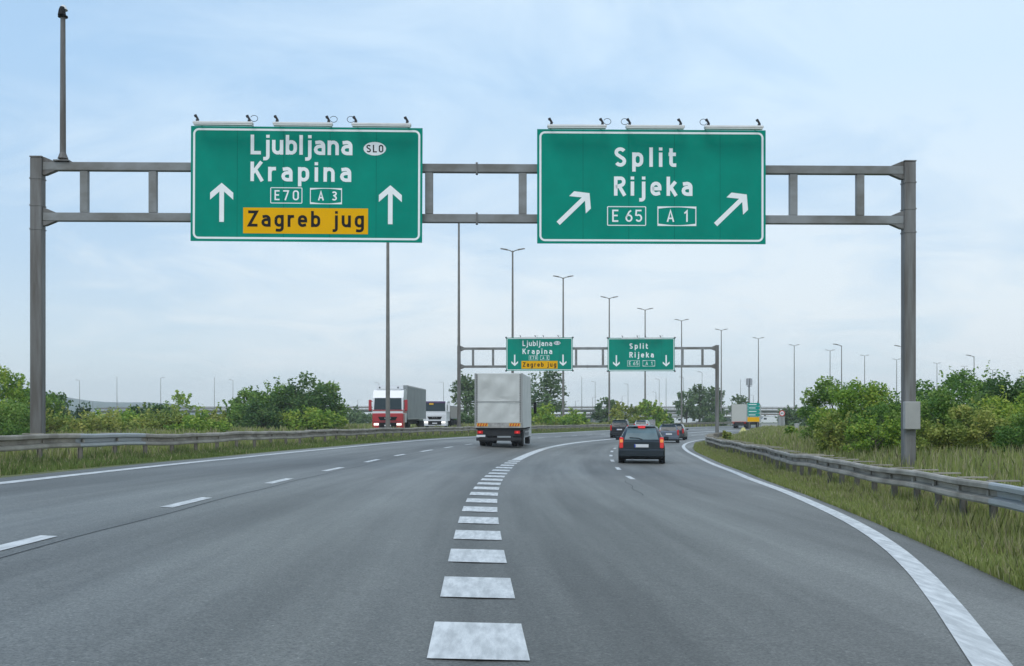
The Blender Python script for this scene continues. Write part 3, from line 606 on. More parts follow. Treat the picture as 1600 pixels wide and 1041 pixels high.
def car(name, label, cat, x, y, rz, L, Wd, H, paint, glass=None, roof=None, est=False, bumper=None, dark_plate=False, lit=True, tall=False):
    z0 = gz(x, y); g = empty(name, (x, y, z0), rz, label, cat); hw = Wd/2
    belt = H*.60; rl = -L/2
    # stations along the car: y, bottom, half width at sill, half width at belt, belt height, roof height, roof half width
    if est or tall: stn = [(rl, .30, hw*.86, hw*.84, belt*.92, belt*.95, hw*.80), (rl+.10, .24, hw*.95, hw*.94, belt, belt+.04, hw*.84), (rl+.22, .22, hw*.98, hw*.97, belt, H*.84, hw*.77), (rl+.42, .2, hw, hw*.98, belt, H*.985, hw*.68)]
    else: stn = [(rl, .30, hw*.86, hw*.84, belt*.93, belt*.96, hw*.82), (rl+.08, .24, hw*.95, hw*.94, belt, belt+.03, hw*.86), (rl+.25, .22, hw*.98, hw*.96, belt, H*.80, hw*.75), (rl+.55, .2, hw, hw*.97, belt, H*.97, hw*.65)]
    stn += [(-.35, .2, hw, hw*.98, belt, H, hw*.66), (.25, .2, hw, hw*.98, belt*.99, H*.985, hw*.66), (L*.20, .2, hw, hw*.98, belt*.98, H*.80, hw*.76), (L*.29, .2, hw, hw*.97, belt*.96, belt*1.0, hw*.84), (L*.42, .22, hw*.96, hw*.93, belt*.88, belt*.90, hw*.75), (L*.5-.06, .26, hw*.88, hw*.85, belt*.74, belt*.77, hw*.66), (L*.5, .32, hw*.78, hw*.76, belt*.62, belt*.64, hw*.6)]
    def sec(s_):
        y_, zb, a, b, bz, rz_, rw = s_
        h = [(a*.88, zb), (a, zb+.10), (a*1.0, zb+(bz-zb)*.45), (a*.995, zb+(bz-zb)*.72), (b, bz), ((b+rw)/2*1.01, (bz+rz_)/2), (rw+.03, rz_-min(.06, (rz_-bz)*.3)), (rw*.86, rz_-.006), (rw*.45, rz_+.012), (0, rz_+.016)]
        return [(u, y_, v) for u, v in h]+[(-u, y_, v) for u, v in h[-2::-1]]
    rings = [sec(q) for q in stn]; n = len(rings[0])
    def body(m):
        m.add([p_ for r_ in rings for p_ in r_], [(i*n+k, i*n+k+1, (i+1)*n+k+1, (i+1)*n+k) for i in range(len(rings)-1) for k in range(n-1)]+[tuple(range(n)), tuple(range((len(rings)-1)*n, len(rings)*n))]+[(i*n, (i+1)*n, (i+1)*n+n-1, i*n+n-1) for i in range(len(rings)-1)])
    bo = part('body', paint, g, body, smooth=True)
    mod = bo.modifiers.new('edges', 'EDGE_SPLIT'); mod.split_angle = R(38)
    # rear window lies on the sloping hatch
    yb, zb_, yt, zt = stn[1][0], stn[1][5], stn[3][0], stn[3][5]
    y2, z2 = stn[2][0], stn[2][5]
    def hatch(u, v, out_):                               # u across -1..1, v up the slope 0..1
        if v < .5: q = v/.5; yy = yb+(y2-yb)*q; zz_ = zb_+(z2-zb_)*q; ww = hw*(.86-.09*q)
        else: q = (v-.5)/.5; yy = y2+(yt-y2)*q; zz_ = z2+(zt-z2)*q; ww = hw*(.77-.10*q)
        return (u*ww, yy-out_*.8, zz_+out_*.6)
    def rwin(m):
        vs = [hatch(u, v, .014) for v in (.04, .27, .5, .7, .88) for u in (-.86, -.45, 0, .45, .86)]
        m.add(vs, [(r_*5+c_, r_*5+c_+1, r_*5+c_+6, r_*5+c_+5) for r_ in range(4) for c_ in range(4)])
    part('rear_window', glass or GLASS, g, rwin, fix=False)
    part('wiper', BLACK, g, lambda m: m.tube([hatch(.05, .02, .03), hatch(-.15, .12, .035), hatch(-.62, .16, .035)], .012, 5))
    def swin(m, sg):
        for i in range(2, 7):
            a, b = rings[i], rings[i+1]; o_ = .008*sg
            def pt(rg, k0, k1, f): p0, p1 = Vector(rg[k0]), Vector(rg[k1]); q = p0+(p1-p0)*f; return (sg*q.x+o_, q.y, q.z+.003)
            f0 = .06 if i != 2 else .06
            m.add([pt(a, 4, 5, .12), pt(b, 4, 5, .12), pt(b, 4, 5, .95), pt(a, 4, 5, .95)], [(0, 1, 2, 3)]); m.add([pt(a, 5, 6, .0), pt(b, 5, 6, .0), pt(b, 5, 6, .85), pt(a, 5, 6, .85)], [(0, 1, 2, 3)])
    for sg in (-1, 1): part('side_window', GLASS, g, lambda m: swin(m, sg), fix=False)
    def wsh(m):
        a, b, c_ = stn[-6], stn[-5], stn[-4]
        vs = [(u*r_[6]*.86, r_[0]+.01, r_[5]+.028) for r_ in (a, b, c_) for u in (-1, 0, 1)]; m.add(vs, [(0,1,4,3),(1,2,5,4),(3,4,7,6),(4,5,8,7)])
    part('windscreen', GLASS, g, wsh, fix=False)
    bm_ = bumper or paint
    part('rear_bumper', bm_, g, lambda m: m.bbox(-hw*.97, hw*.97, rl-.05, rl+.14, .26, .56, .05))
    part('spoiler', paint, g, lambda m: m.add([hatch(-.9, .93, .01), hatch(.9, .93, .01), hatch(.86, .93, .09), hatch(-.86, .93, .09), hatch(-.88, 1.02, .02), hatch(.88, 1.02, .02)], [(0,1,2,3),(3,2,5,4)]))
    lb, lt = belt*.72, belt*1.10
    for sg in (-1, 1):
        lens = part('tail_lamp', REDC if lit else REDL, g, lambda m: m.bbox(min(sg*hw*.775, sg*hw*.95), max(sg*hw*.775, sg*hw*.95), rl-.02, rl+.20, lb*.96, lt*1.06, .03))
        part('indicator_lens', AMB if lit else REDL, lens, lambda m: m.bbox(min(sg*hw*.80, sg*hw*.93), max(sg*hw*.80, sg*hw*.93), rl-.028, rl-.012, lt*.86, lt*.98, .005))
        part('door_mirror', paint, g, lambda m: (m.bbox(sg*hw*1.1-.09, sg*hw*1.1+.09, L*.14, L*.14+.12, belt-.01, belt+.14, .03), m.box(min(sg*hw*.96, sg*hw*1.04), max(sg*hw*.96, sg*hw*1.04), L*.14+.03, L*.14+.08, belt+.01, belt+.05)))
        for yy in (-L*.31, L*.32):
            part('wheel_arch', BLACK, g, lambda m: m.lathe_x([(0, .001), (0, .37)], sg*(hw+.004), yy, .33, 24), fix=False)
            wheel(g, sg*(hw-.105), yy, .31, .22, sg)
    pl = part('number_plate', PLATE, g, lambda m: m.bbox(-.26, .26, rl-.028, rl+.02, belt*.73, belt*.73+.115, .006))
    part('country_band', BLUEP, pl, lambda m: m.box(-.262, -.215, rl-.032, rl-.0285, belt*.73+.003, belt*.73+.112))
    if lit: part('brake_lamp', REDB, g, lambda m: m.add([hatch(-.20, .86, .07), hatch(.20, .86, .07), hatch(.26, 1.0, .07), hatch(-.26, 1.0, .07), hatch(-.2, .86, .03), hatch(.2, .86, .03), hatch(.26, 1.0, .03), hatch(-.26, 1.0, .03)], [(0,1,2,3),(4,5,1,0),(3,2,6,7),(0,3,7,4),(1,5,6,2)]))
    if tall:
        for sg in (-1, 1): part('roof_rail', CHROME, g, lambda m: m.tube([(sg*hw*.66, rl+.5, H), (sg*hw*.66, rl+.7, H+.05), (sg*hw*.66, .3, H+.05), (sg*hw*.66, .5, H)], .018, 6))
    part('underbody', BLACK, g, lambda m: m.box(-hw*.8, hw*.8, rl+.3, L/2-.3, .17, .215))
    part('exhaust', DARK, g, lambda m: m.tube([(-hw*.4, rl+.4, .2), (-hw*.4, rl-.03, .2)], .03, 8))
    return g
def paintm(n, c, metal=.2): return mat(n, c, .32, metal, noise=.05, coat=.35)
NAVY = paintm('dark_blue_paint', (.012,.022,.030)); BKP = paintm('black_car_paint', (.012,.013,.015)); SIL = paintm('silver_paint', (.42,.45,.47), .5); BGP = paintm('blue_grey_paint', (.14,.165,.20), .5); DGR = paintm('dark_grey_paint', (.05,.055,.06), .4)
def road_pt(s_, t_): x, y = xy(s_, t_); return float(x), float(y)
def car_at(name, label, cat, pxx, d, extra=0., **k): x = px(pxx, d); s_, t_ = st(x, d); return car(name, label, cat, x, d, heading(s_)+extra, **k)
car_at('hatchback_car', 'black hatchback with lit brake lights, nearest car in the right lanes', 'car', 1003, 41.0, -.06, L=4.0, Wd=1.72, H=1.42, paint=NAVY, glass=mat('glass_painted_sky', (.10,.155,.17), .12, noise=.25, nscale=1.5))  # rear glass: reflected sky and daylight seen through the cabin painted into its colour
car_at('estate_car', 'blue grey hatchback just ahead to the right of the black hatchback', 'car', 1044, 83, .10, L=4.1, Wd=1.66, H=1.44, paint=BGP, est=True, bumper=BGP, lit=False)
car_at('minivan', 'black minivan in the lane left of the black hatchback, farther ahead', 'minivan', 971, 101, .10, L=4.6, Wd=1.82, H=1.72, paint=BKP, tall=True, lit=False)
car_at('estate_car', 'pale silver estate car showing only its roof above the black hatchback', 'car', 1005, 128, .1, L=4.5, Wd=1.75, H=1.50, paint=SIL, est=True, lit=False)
car_at('saloon_car', 'dark grey car half hidden to the right of the blue grey hatchback', 'car', 1057, 96, .05, L=4.3, Wd=1.72, H=1.45, paint=DGR, est=True, lit=False)

TARP = mat('truck_tarpaulin', (.56,.57,.54), .6, noise=.10, nscale=.9, bump=.25, bscale=1.6, spec=.25)
TARPD = mat('grey_curtain', (.27,.29,.285), .6, noise=.12, nscale=.8, spec=.2)
CHAS = mat('truck_chassis', (.014,.015,.017), .6, noise=.3); REFY = mat('marker_yellow', (.75,.42,.02), .4); REFR = mat('marker_red', (.55,.03,.02), .4)
GREYP = mat('grey_panel', (.30,.31,.30), .55, noise=.1)
def wrinkled(m, x0, x1, z0, z1, y, amp, seed, nx=26, nz=34):
    vs = []
    for j in range(nz+1):
        for i in range(nx+1):
            u, v = i/nx, j/nz; e = min(1, 6*u, 6*(1-u))*min(1, 6*v, 6*(1-v))
            w = .5*sin(9*u+5*v+seed)+.35*sin(14*u-11*v+2*seed)+.5*sin(5*(u-.2)+8*v*v+seed)-.8*math.exp(-((u-.28-.28*(1-v))*9)**2)*(v > .45)+.7*math.exp(-((u-.55-.2*(1-v))*8)**2)*(v > .5)
            vs.append((x0+(x1-x0)*u, y-amp*e*w, z0+(z1-z0)*v))
    m.add(vs, [(j*(nx+1)+i, j*(nx+1)+i+1, (j+1)*(nx+1)+i+1, (j+1)*(nx+1)+i) for j in range(nz) for i in range(nx)])
def truck_rear(x, y, rz, label):
    z0 = gz(x, y); g = empty('box_truck', (x, y, z0), rz, label, 'truck'); hw, L_, zb, zt = 1.30, 9.0, 1.08, 4.02
    bx = part('cargo_box', TARP, g, lambda m: m.bbox(-hw, hw, .03, L_-2.4, zb, zt, .03))
    part('rear_tarpaulin', TARP, bx, lambda m: wrinkled(m, -hw+.10, hw-.10, zb+.26, zt-.05, -.010, .060, 1.3), fix=False, smooth=True)
    for sg in (-1, 1):
        part('corner_post', GREYP, bx, lambda m: m.box(min(sg*(hw-.09), sg*(hw+.006)), max(sg*(hw-.09), sg*(hw+.006)), -.03, .04, zb, zt-.01))
        part('strap_row', DARK, bx, lambda m: [m.box(sg*(hw-.13)-.006, sg*(hw-.13)+.006, -.04, -.0318, zb+.3, zt-.05)]+[m.box(sg*(hw-.13)-.018, sg*(hw-.13)+.018, -.05, -.032, zb+.32+k*.125, zb+.37+k*.125) for k in range(21)])
    part('seam_strap', GREYP, bx, lambda m: m.box(-hw+.1, hw-.1, -.052, -.046, zb+1.38, zb+1.42))
    tb = part('tailboard', mat('tailboard_grey', (.33,.32,.30), .6, noise=.4, nscale=5), bx, lambda m: m.box(-hw+.02, hw-.02, -.045, .03, zb-.02, zb+.25))
    for sg in (-1, 1):
        cxx = sg*(hw-.42)
        mk = part('marker_board', REFY, tb, lambda m: m.box(cxx-.30, cxx+.30, -.055, -.047, zb+.06, zb+.23))
        part('marker_stripes', REFR, mk, lambda m: [m.add([(cxx+o_, -.058, zb+.065), (cxx+o_+.07, -.058, zb+.065), (cxx+o_+.13, -.058, zb+.225), (cxx+o_+.06, -.058, zb+.225)], [(0,1,2,3)]) for o_ in (-.28, -.14, .0, .14)], fix=False)
        lamp = part('tail_lamp', REDL, g, lambda m: m.bbox(min(sg*.86, sg*1.16), max(sg*.86, sg*1.16), .02, .1, .74, .90, .012))
        part('brake_lens', REDB, lamp, lambda m: m.bbox(sg*1.02-.05, sg*1.02+.05, .008, .019, .77, .87, .004))
    for xx in (-.55, .55): part('chassis_rail', CHAS, g, lambda m: m.box(xx-.06, xx+.06, .15, L_-.4, .62, 1.04))
    for yy in np.arange(.2, L_-2.6, .55): part('cross_member', CHAS, g, lambda m: m.box(-hw+.03, hw-.03, yy, yy+.07, .97, 1.055))
    part('rear_panel', CHAS, g, lambda m: m.box(-1.16, 1.16, .11, .16, .62, 1.03))
    part('under_run_bar', CHAS, g, lambda m: m.bbox(-1.22, 1.22, .02, .13, .36, .53, .02))
    for xx in (-.7, .7): part('bar_bracket', CHAS, g, lambda m: m.box(xx-.05, xx+.05, .14, .3, .40, .62))
    part('number_plate', PLATE, g, lambda m: m.box(-1.20, -.72, -.01, .015, .565, .68))
    for sg in (-1, 1):
        for k, xx in enumerate((.72, 1.06)): wheel(g, sg*xx, 1.9, .47, .29, sg, DARK)
        part('mud_flap', RUB, g, lambda m: m.box(min(sg*.55, sg*1.2), max(sg*.55, sg*1.2), 1.32, 1.335, .25, .9))
        wheel(g, sg*1.02, L_-1.3, .47, .28, sg, CHROME)
        part('side_guard', GREYP, g, lambda m: [m.box(min(sg*1.2, sg*1.225), max(sg*1.2, sg*1.225), 2.7, L_-3.0, z_, z_+.10) for z_ in (.48, .75)])
        part('lower_side_panel', TARP, bx, lambda m: m.box(min(sg*1.303, sg*1.32), max(sg*1.303, sg*1.32), .1, L_-2.5, zb-.02, zb+.42))
        part('side_mirror', BLACK, g, lambda m: (m.bbox(sg*1.44-.09, sg*1.44+.09, L_-.5, L_-.38, 1.85, 2.55, .03), m.box(min(sg*1.15, sg*1.38), max(sg*1.15, sg*1.38), L_-.47, L_-.43, 2.45, 2.49)))
    part('cab', mat('white_cab_paint', (.62,.63,.63), .35, coat=.4), g, lambda m: m.xprism([(L_-2.25, .5), (L_-2.25, 2.95), (L_-.6, 3.0), (L_-.15, 2.4), (L_, 1.5), (L_, .45)], -1.18, 1.18))
    part('windscreen', GLASS, g, lambda m: m.add([(-1.08, L_-.575, 2.98), (1.08, L_-.575, 2.98), (1.08, L_-.01, 1.5), (-1.08, L_-.01, 1.5), (1.08, L_-.135, 2.4), (-1.08, L_-.135, 2.4)], [(0,1,4,5),(5,4,2,3)]), fix=False)
    return g
xt = px(779, 57.0); st_, tt_ = st(xt, 57.0)
truck_rear(xt, 57.0, -.085, 'white tarpaulin box truck seen from behind, driving below the far Ljubljana sign')

def oncoming(x, y, rz, label, colour, accent, roofz, box, boxm, banner=False, box_h=4.0, Lb=13.6, cabz=None):
    """a lorry that drives towards the camera: its front is at local +y, rotated by about pi"""
    z0 = gz(x, y)+.03; g = empty('lorry', (x, y, z0), rz, label, 'lorry'); hw = 1.24
    base = roofz*.62 if False else 2.0
    cab = part('cab', colour, g, lambda m: (m.xprism([(-2.2, .9), (-2.2, roofz-.12), (-1.7, roofz), (-.45, roofz-.10), (-.22, roofz-.55), (-.12, 2.9), (.02, 1.95), (.04, .95)], -hw, hw)))
    part('lower_front', accent, g, lambda m: m.bbox(-hw-.005, hw+.005, -1.0, .09, .38, 1.66, .05))
    part('windscreen', GLASS, g, lambda m: m.add([(-1.12, .045, 1.95), (1.12, .045, 1.95), (1.08, -.10, 2.90), (-1.08, -.10, 2.90)], [(0,1,2,3)]), fix=False)
    if accent != colour: part('front_panel', accent, g, lambda m: m.box(-hw+.02, hw-.02, .042, .065, 1.86, 1.94)); [part('pillar_panel', accent, g, lambda m: m.box(min(sg*(hw+.003), sg*(hw+.012)), max(sg*(hw+.003), sg*(hw+.012)), -2.1, -.05, 1.67, 1.92)) for sg in (-1, 1)]; part('bumper_strip', DARK, g, lambda m: m.box(-hw+.1, hw-.1, .092, .10, .96, 1.0))
    gr_ = part('grille', BLACK, g, lambda m: m.prism([(-.78, 1.38), (.78, 1.38), (.62, 1.08), (-.62, 1.08)], .092, .118))
    def badge(m):
        text(m, 'MAN', -.26, .26, 1.20, .12, .03, y=0)
        m.v = [(-a, .1225-b, c_) for a, b, c_ in m.v]
    part('badge', CHROME, gr_, badge, fix=False)
    part('lower_grille', BLACK, g, lambda m: m.box(-.70, .70, .092, .105, .50, .92))
    part('number_plate', PLATE, g, lambda m: m.box(-.26, .26, .106, .115, .62, .73))
    for sg in (-1, 1):
        part('headlamp', HEAD, g, lambda m: m.bbox(sg*.92-.20, sg*.92+.20, .06, .125, .68, .86, .02))
        part('side_mirror', accent, g, lambda m: (m.bbox(sg*1.46-.12, sg*1.46+.12, -.22, -.08, 1.85, 2.75, .04), m.box(min(sg*1.2, sg*1.4), max(sg*1.2, sg*1.4), -.18, -.12, 2.6, 2.66), m.box(min(sg*1.2, sg*1.4), max(sg*1.2, sg*1.4), -.18, -.12, 1.95, 2.0)))
        part('side_window', GLASS, g, lambda m: m.add([(sg*(hw+.004), -.3, 1.95), (sg*(hw+.004), -.38, 2.75), (sg*(hw+.004), -1.15, 2.75), (sg*(hw+.004), -1.2, 1.95)], [(0,1,2,3)]), fix=False)
        wheel(g, sg*1.02, -1.2, .5, .3, sg); wheel(g, sg*.95, -4.4, .5, .5, sg, DARK)
        for k in range(3): wheel(g, sg*1.0, -Lb+1.2-k*1.3+.0, .5, .35, sg, DARK)
    if not banner:
        part('roof_spoiler', colour, g, lambda m: (m.box(-1.1, 1.1, -1.2, -1.0, roofz+.02, roofz+.34), m.box(-1.0, 1.0, -.55, -.5, roofz-.04, roofz+.06)))
        for sg in (-.75, .75): part('roof_lamp', DARK, g, lambda m: m.tube([(sg, -.6, roofz), (sg, -.55, roofz+.18)], .06, 8))
    else:
        part('sun_visor', mat('visor_purple', (.09,.05,.13), .4), g, lambda m: m.box(-1.1, 1.1, -.12, -.06, 2.80, 2.99)); part('banner', REFY, g, lambda m: m.box(.15, .60, .0, .01, 2.62, 2.80))
    bx = part('cargo_box', boxm, g, lambda m: m.bbox(-1.275, 1.275, -Lb-2.6, -2.6, 1.15, box_h, .03))
    for sg in (-1, 1):
        part('top_rail', CHROME, bx, lambda m: m.box(min(sg*1.278, sg*1.295), max(sg*1.278, sg*1.295), -Lb-2.6, -2.6, box_h-.12, box_h-.02))
        part('side_sill', GREYP, bx, lambda m: m.box(min(sg*1.278, sg*1.295), max(sg*1.278, sg*1.295), -Lb-2.6, -2.6, 1.15, 1.27))
    part('chassis', CHAS, g, lambda m: m.box(-.6, .6, -Lb-2.3, -.7, .7, 1.13)); return g
WCAB = mat('white_lorry_paint', (.75,.76,.77), .3, coat=.5); RCAB = mat('red_lorry_paint', (.42,.012,.02), .3, coat=.5)
BEIGE = mat('beige_tipper', (.36,.33,.29), .6, noise=.1)
oncoming(px(606, 85), 85, pi-.03, 'red and white lorry with grey curtain trailer coming towards the camera behind the left guardrail', WCAB, RCAB, 3.62, True, TARPD, box_h=4.0)
oncoming(px(679.5, 111), 111, pi-.10, 'white lorry with black grille following the red and white one', WCAB, WCAB, 3.05, True, BEIGE, banner=True, box_h=2.55, Lb=7)

# ------------------------------------------------------------------ signs, barriers and vehicles far along the slip road
def rear_trailer(x, y, rz, name, label, col_, L_=12, h=3.95):
    g = empty(name, (x, y, gz(x, y)), rz, label, 'truck'); bx = part('cargo_box', col_, g, lambda m: m.bbox(-1.27, 1.27, 0, L_, 1.05, h, .03))
    for sg in (-1, 1): part('door_post', GREYP, bx, lambda m: m.box(min(sg*1.2, sg*1.28), max(sg*1.2, sg*1.28), -.03, -.002, 1.05, h)); part('tail_lamp', REDL, g, lambda m: m.box(sg*.95-.15, sg*.95+.15, -.02, .04, .85, .98))
    part('reflective_strip', REFR, bx, lambda m: m.box(-1.2, 1.2, -.022, -.003, 1.08, 1.14))
    for sg in (-1, 1):
        for yy in (1.6, 2.9, L_-2): wheel(g, sg*1.0, yy, .5, .4, sg, DARK)
    part('under_run_bar', CHAS, g, lambda m: m.box(-1.2, 1.2, 0, .1, .45, .62)); part('chassis', CHAS, g, lambda m: m.box(-.6, .6, .1, L_-.2, .6, 1.045)); return g
CREAM = mat('cream_trailer', (.50,.50,.45), .55, noise=.05)
rear_trailer(px(1155, 172), 172, -.42, 'box_trailer', 'cream box trailer truck going away on the slip road beside the stacked green plates', CREAM)
TEAL = mat('plate_teal', (.0,.30,.25), .6, spec=.2)
d = 128; x = px(1177.5, d); g = empty('direction_plates', (x, d, gz(x, d)), 0, 'stack of four green direction plates over a yellow one beside the cream trailer', 'road sign')
sc_ = d/F
for k in range(4):
    z1 = EYE+(650-629.8-k*5.4)*sc_-g.location.z
    pl = part('plate', TEAL, g, lambda m: m.prism([(-.74, z1), (.66, z1), (.82, z1-.19), (.66, z1-.38), (-.74, z1-.38)], 0, .03))
    part('line', WHITE, pl, lambda m: m.box(-.6, .35-.12*(k % 2), -.008, -.002, z1-.23, z1-.15))
z1 = EYE+(650-652)*sc_-g.location.z; pl = part('plate', YEL, g, lambda m: m.box(-.74, .70, 0, .03, z1-.55, z1)); pl['label'] = 'yellow plate'
for sg in (-.5, .5): part('post', POLE, g, lambda m: m.tube([(sg, .08, 0), (sg, .08, z1+1.9)], .04, 6))
d = 112; x = px(1163, d); g = empty('gore_cushion', (x, d, gz(x, d)), 0, 'pale yellow pyramid shaped crash cushion on the grass in front of the cream trailer', 'crash cushion')
CUSH = mat('cushion_yellow', (.62,.58,.22), .6, noise=.1)
part('hood', CUSH, g, lambda m: m.add([(-.72, 0, 0), (.72, 0, 0), (.6, 1.4, 0), (-.6, 1.4, 0), (-.10, .4, 1.05), (.10, .4, 1.05), (.08, .8, 1.05), (-.08, .8, 1.05)], [(0,1,5,4),(1,2,6,5),(2,3,7,6),(3,0,4,7),(4,5,6,7)]))
part('panel', mat('cushion_white', (.7,.7,.66), .6), g, lambda m: m.add([(.0, -.012, .04), (.5, -.012, .04), (.3, .10, .34), (.08, .10, .34)], [(0,1,2,3)]), fix=False)
d = 150; x = px(1222, d); g = empty('speed_limit_sign', (x, d, gz(x, d)), 0, 'round white speed limit sign with red ring on a pale cabinet', 'road sign')
zs = EYE+(650-646)*d/F-g.location.z; disc = lambda r: [(r*cos(2*pi*k/28), zs+r*sin(2*pi*k/28)) for k in range(28)]
part('disc', REFR, g, lambda m: m.prism(disc(.42), 0, .03)); part('disc', mat('sign_face', (.85,.85,.85), .6), g, lambda m: m.prism(disc(.30), -.006, -.001))['label'] = 'white centre'
part('lettering', BLACK, g, lambda m: text(m, '80', -.20, .20, zs-.14, .28, .06, y=-.010), fix=False)
part('plinth', GREYP, g, lambda m: m.bbox(-.42, .42, .08, .5, 0, zs-.45, .02)); part('post', POLE, g, lambda m: m.tube([(0, .06, 0), (0, .06, zs+.3)], .04, 6))
d = 84; x = px(1244.5, d); g = tag(part('concrete_marker', CONC, None, lambda m: m.bbox(x-.14, x+.14, d-.14, d+.14, gz(x, d)-.1, gz(x, d)+.75, .02)), 'short pale concrete marker post in the grass below the round sign', 'marker')
d = 120; x0, x1 = px(1190, d), px(1216, d); tag(part('concrete_barrier', CONC, None, lambda m: m.xprism([(d, .1), (d+.6, .1), (d+.4, 1.25), (d+.2, 1.25)], x0, x1)), 'low grey concrete barrier right of the green plates', 'barrier')
d = 140; x = px(1018.5, d); g = empty('roadside_cabinet', (x, d, gz(x, d)), -.3, 'tall grey roadside cabinet standing against the green hedge', 'cabinet')
part('case', mat('case_grey', (.30,.30,.31), .6, noise=.1), g, lambda m: m.bbox(-.38, .38, 0, .5, 0, 1.4, .02)); part('roof', GREYP, g, lambda m: m.box(-.42, .42, -.04, .54, 1.402, 1.45))
def van(x, y, rz, label, L_=5.2, h=2.1, Wd=1.95):
    g = empty('white_van', (x, y, -.22), rz, label, 'van'); hw = Wd/2
    part('body', WCAB, g, lambda m: m.xprism([(-L_/2, .35), (-L_/2, h-.15), (-L_/2+.15, h), (L_*.22, h), (L_*.36, h*.62), (L_*.48, h*.52), (L_/2, .4)], -hw, hw))
    part('windscreen', GLASS, g, lambda m: m.add([(-hw*.85, L_*.235, h*.975), (hw*.85, L_*.235, h*.975), (hw*.9, L_*.362, h*.66), (-hw*.9, L_*.362, h*.66)], [(0,1,2,3)]), fix=False)
    part('rear_window', GLASS, g, lambda m: m.box(-hw*.75, hw*.75, -L_/2-.008, -L_/2-.002, h*.55, h*.82))
    for sg in (-1, 1):
        part('side_window', GLASS, g, lambda m: m.box(min(sg*(hw+.003), sg*(hw+.01)), max(sg*(hw+.003), sg*(hw+.01)), L_*.08, L_*.24, h*.62, h*.86))
        for yy in (-L_*.3, L_*.32): wheel(g, sg*(hw-.1), yy, .34, .22, sg)
    return g
for pxx, d, rz_, lb, h in ((1045.5, 400, pi/2, 'white box van side on under the far bridge, left of the white minibus', 2.3), (1069.5, 262, .9, 'white minibus right of the dark grey car, in front of the bridge', 2.0), (1086, 395, pi/2, 'white van half hidden behind the far gantry post', 1.9), (899, 420, pi/2, 'tiny white van on the far road right of the truck', 2.0), (1199, 300, pi/2, 'long white van beyond the barrier, left of the round sign', 2.2)):
    van(px(pxx, d), d, rz_, lb, h=h)

# ------------------------------------------------------------------ flyovers
def flyover(label, x0, x1, y, ztop, thick, width, rail_h, piers, pr):
    g = empty('flyover', (0, y, 0), 0, label, 'bridge')
    n = 24; xs = np.linspace(x0, x1, n)
    def zt(x): return ztop-.45*((x-(x0+x1)/2)/((x1-x0)/2))**2
    def deck(m):
        vs = []; pf = [(0, 0), (width, 0), (width, -.45), (width-1.5, -.55), (width-2.5, -thick), (2.5, -thick), (1.5, -.55), (0, -.45)]
        for x in xs: vs += [(x, a, zt(x)+b) for a, b in pf]
        k = len(pf); m.add(vs, [(i*k+j, i*k+(j+1) % k, (i+1)*k+(j+1) % k, (i+1)*k+j) for i in range(n-1) for j in range(k)])
    part('deck', CONC, g, deck)
    for yy in (.15, width-.15):
        def rl(m):
            m.tube([(x, yy, zt(x)+rail_h) for x in xs], .05, 5); m.tube([(x, yy, zt(x)+rail_h*.5) for x in xs], .04, 5)
            for x in np.arange(x0+1, x1, 2.5): m.box(x-.04, x+.04, yy-.04, yy+.04, zt(x)-.01, zt(x)+rail_h)
        part('railing', POLE, g, rl)
        part('guardrail', RAILD, g, lambda m: [m.add([(a, yy+.5*(1 if yy < 1 else -1), zt(a)+.35), (b, yy+.5*(1 if yy < 1 else -1), zt(b)+.35), (b, yy+.5*(1 if yy < 1 else -1), zt(b)+.8), (a, yy+.5*(1 if yy < 1 else -1), zt(a)+.8)], [(0,1,2,3)]) for a, b in zip(xs[:-1], xs[1:])], fix=False)
    for x in np.linspace(x0, x1, piers+2)[1:-1]:
        part('pier', CONC, g, lambda m: [m.tube([(x, q, -.5), (x, q, zt(x)-thick+.02)], pr, 12) for q in (width*.3, width*.7)])
    return g
flyover('long pale concrete flyover crossing the whole background at the horizon', px(150, 430), px(1275, 430), 430, 5.1, 1.35, 11, 1.1, 12, .5)
flyover('lower grey road bridge in front of the long flyover', px(840, 372), px(1262, 372), 372, 2.35, .75, 9, .9, 7, .35)

# background lamps: single armed masts on and behind the flyover
far = [(118,594,430,-1),(177,588,430,0),(246,590,430,1),(335,590,520,0),(364,594,470,-1),(145,627,800,-1),(559,625,800,1),(590,598,430,-1),(693,598,440,-1),(899,627,800,1),(910,588,430,0),(930,597,400,-1),(926,621,700,1),(972,619,720,1),(983,600,430,-1),(1025,613,560,-1),(1030,593,400,-1),(1043,590,430,0),(1068,590,330,-1),(1097,582,300,-1),(1157,593,500,0),(1177,618,700,-1),(1256,627,800,1),(1305,594,640,1),(1315,540,160,-1),(1410,542,170,-1),(1456,604,600,0),(1522,557,175,-1),(1587,597,520,1)]
names = ['above the dark conifer', 'left of centre over the left flyover end', 'between conifer and green tree', 'thin one beside the left bushes', 'just left of the big left bush', 'tiny one right of the conifer', 'tiny one left of the red lorry', 'rising behind the red lorry', 'behind the white lorry', 'tiny one right of the truck trees', 'thin bare one below the far Ljubljana sign', 'right of the thin bare one', 'tiny one over the flyover left of the hedge tree', 'tiny one between the two far signs', 'below the left arrow of the far Split sign', 'short one below the far Split sign', 'below the middle of the far Split sign', 'thin one below the right arrow of the far Split sign', 'left of the tall poplars', 'in front of the tall poplars', 'thin one left of the cell tower', 'tiny one right of the cell tower', 'tiny one right of the round sign', 'tiny one above the right bushes', 'dark single armed lamp left of the near right gantry post', 'dark lamp half hidden by the near right gantry post', 'tiny one right of the near right gantry post', 'dark single armed lamp over the tall right bush', 'tiny one near the right edge']
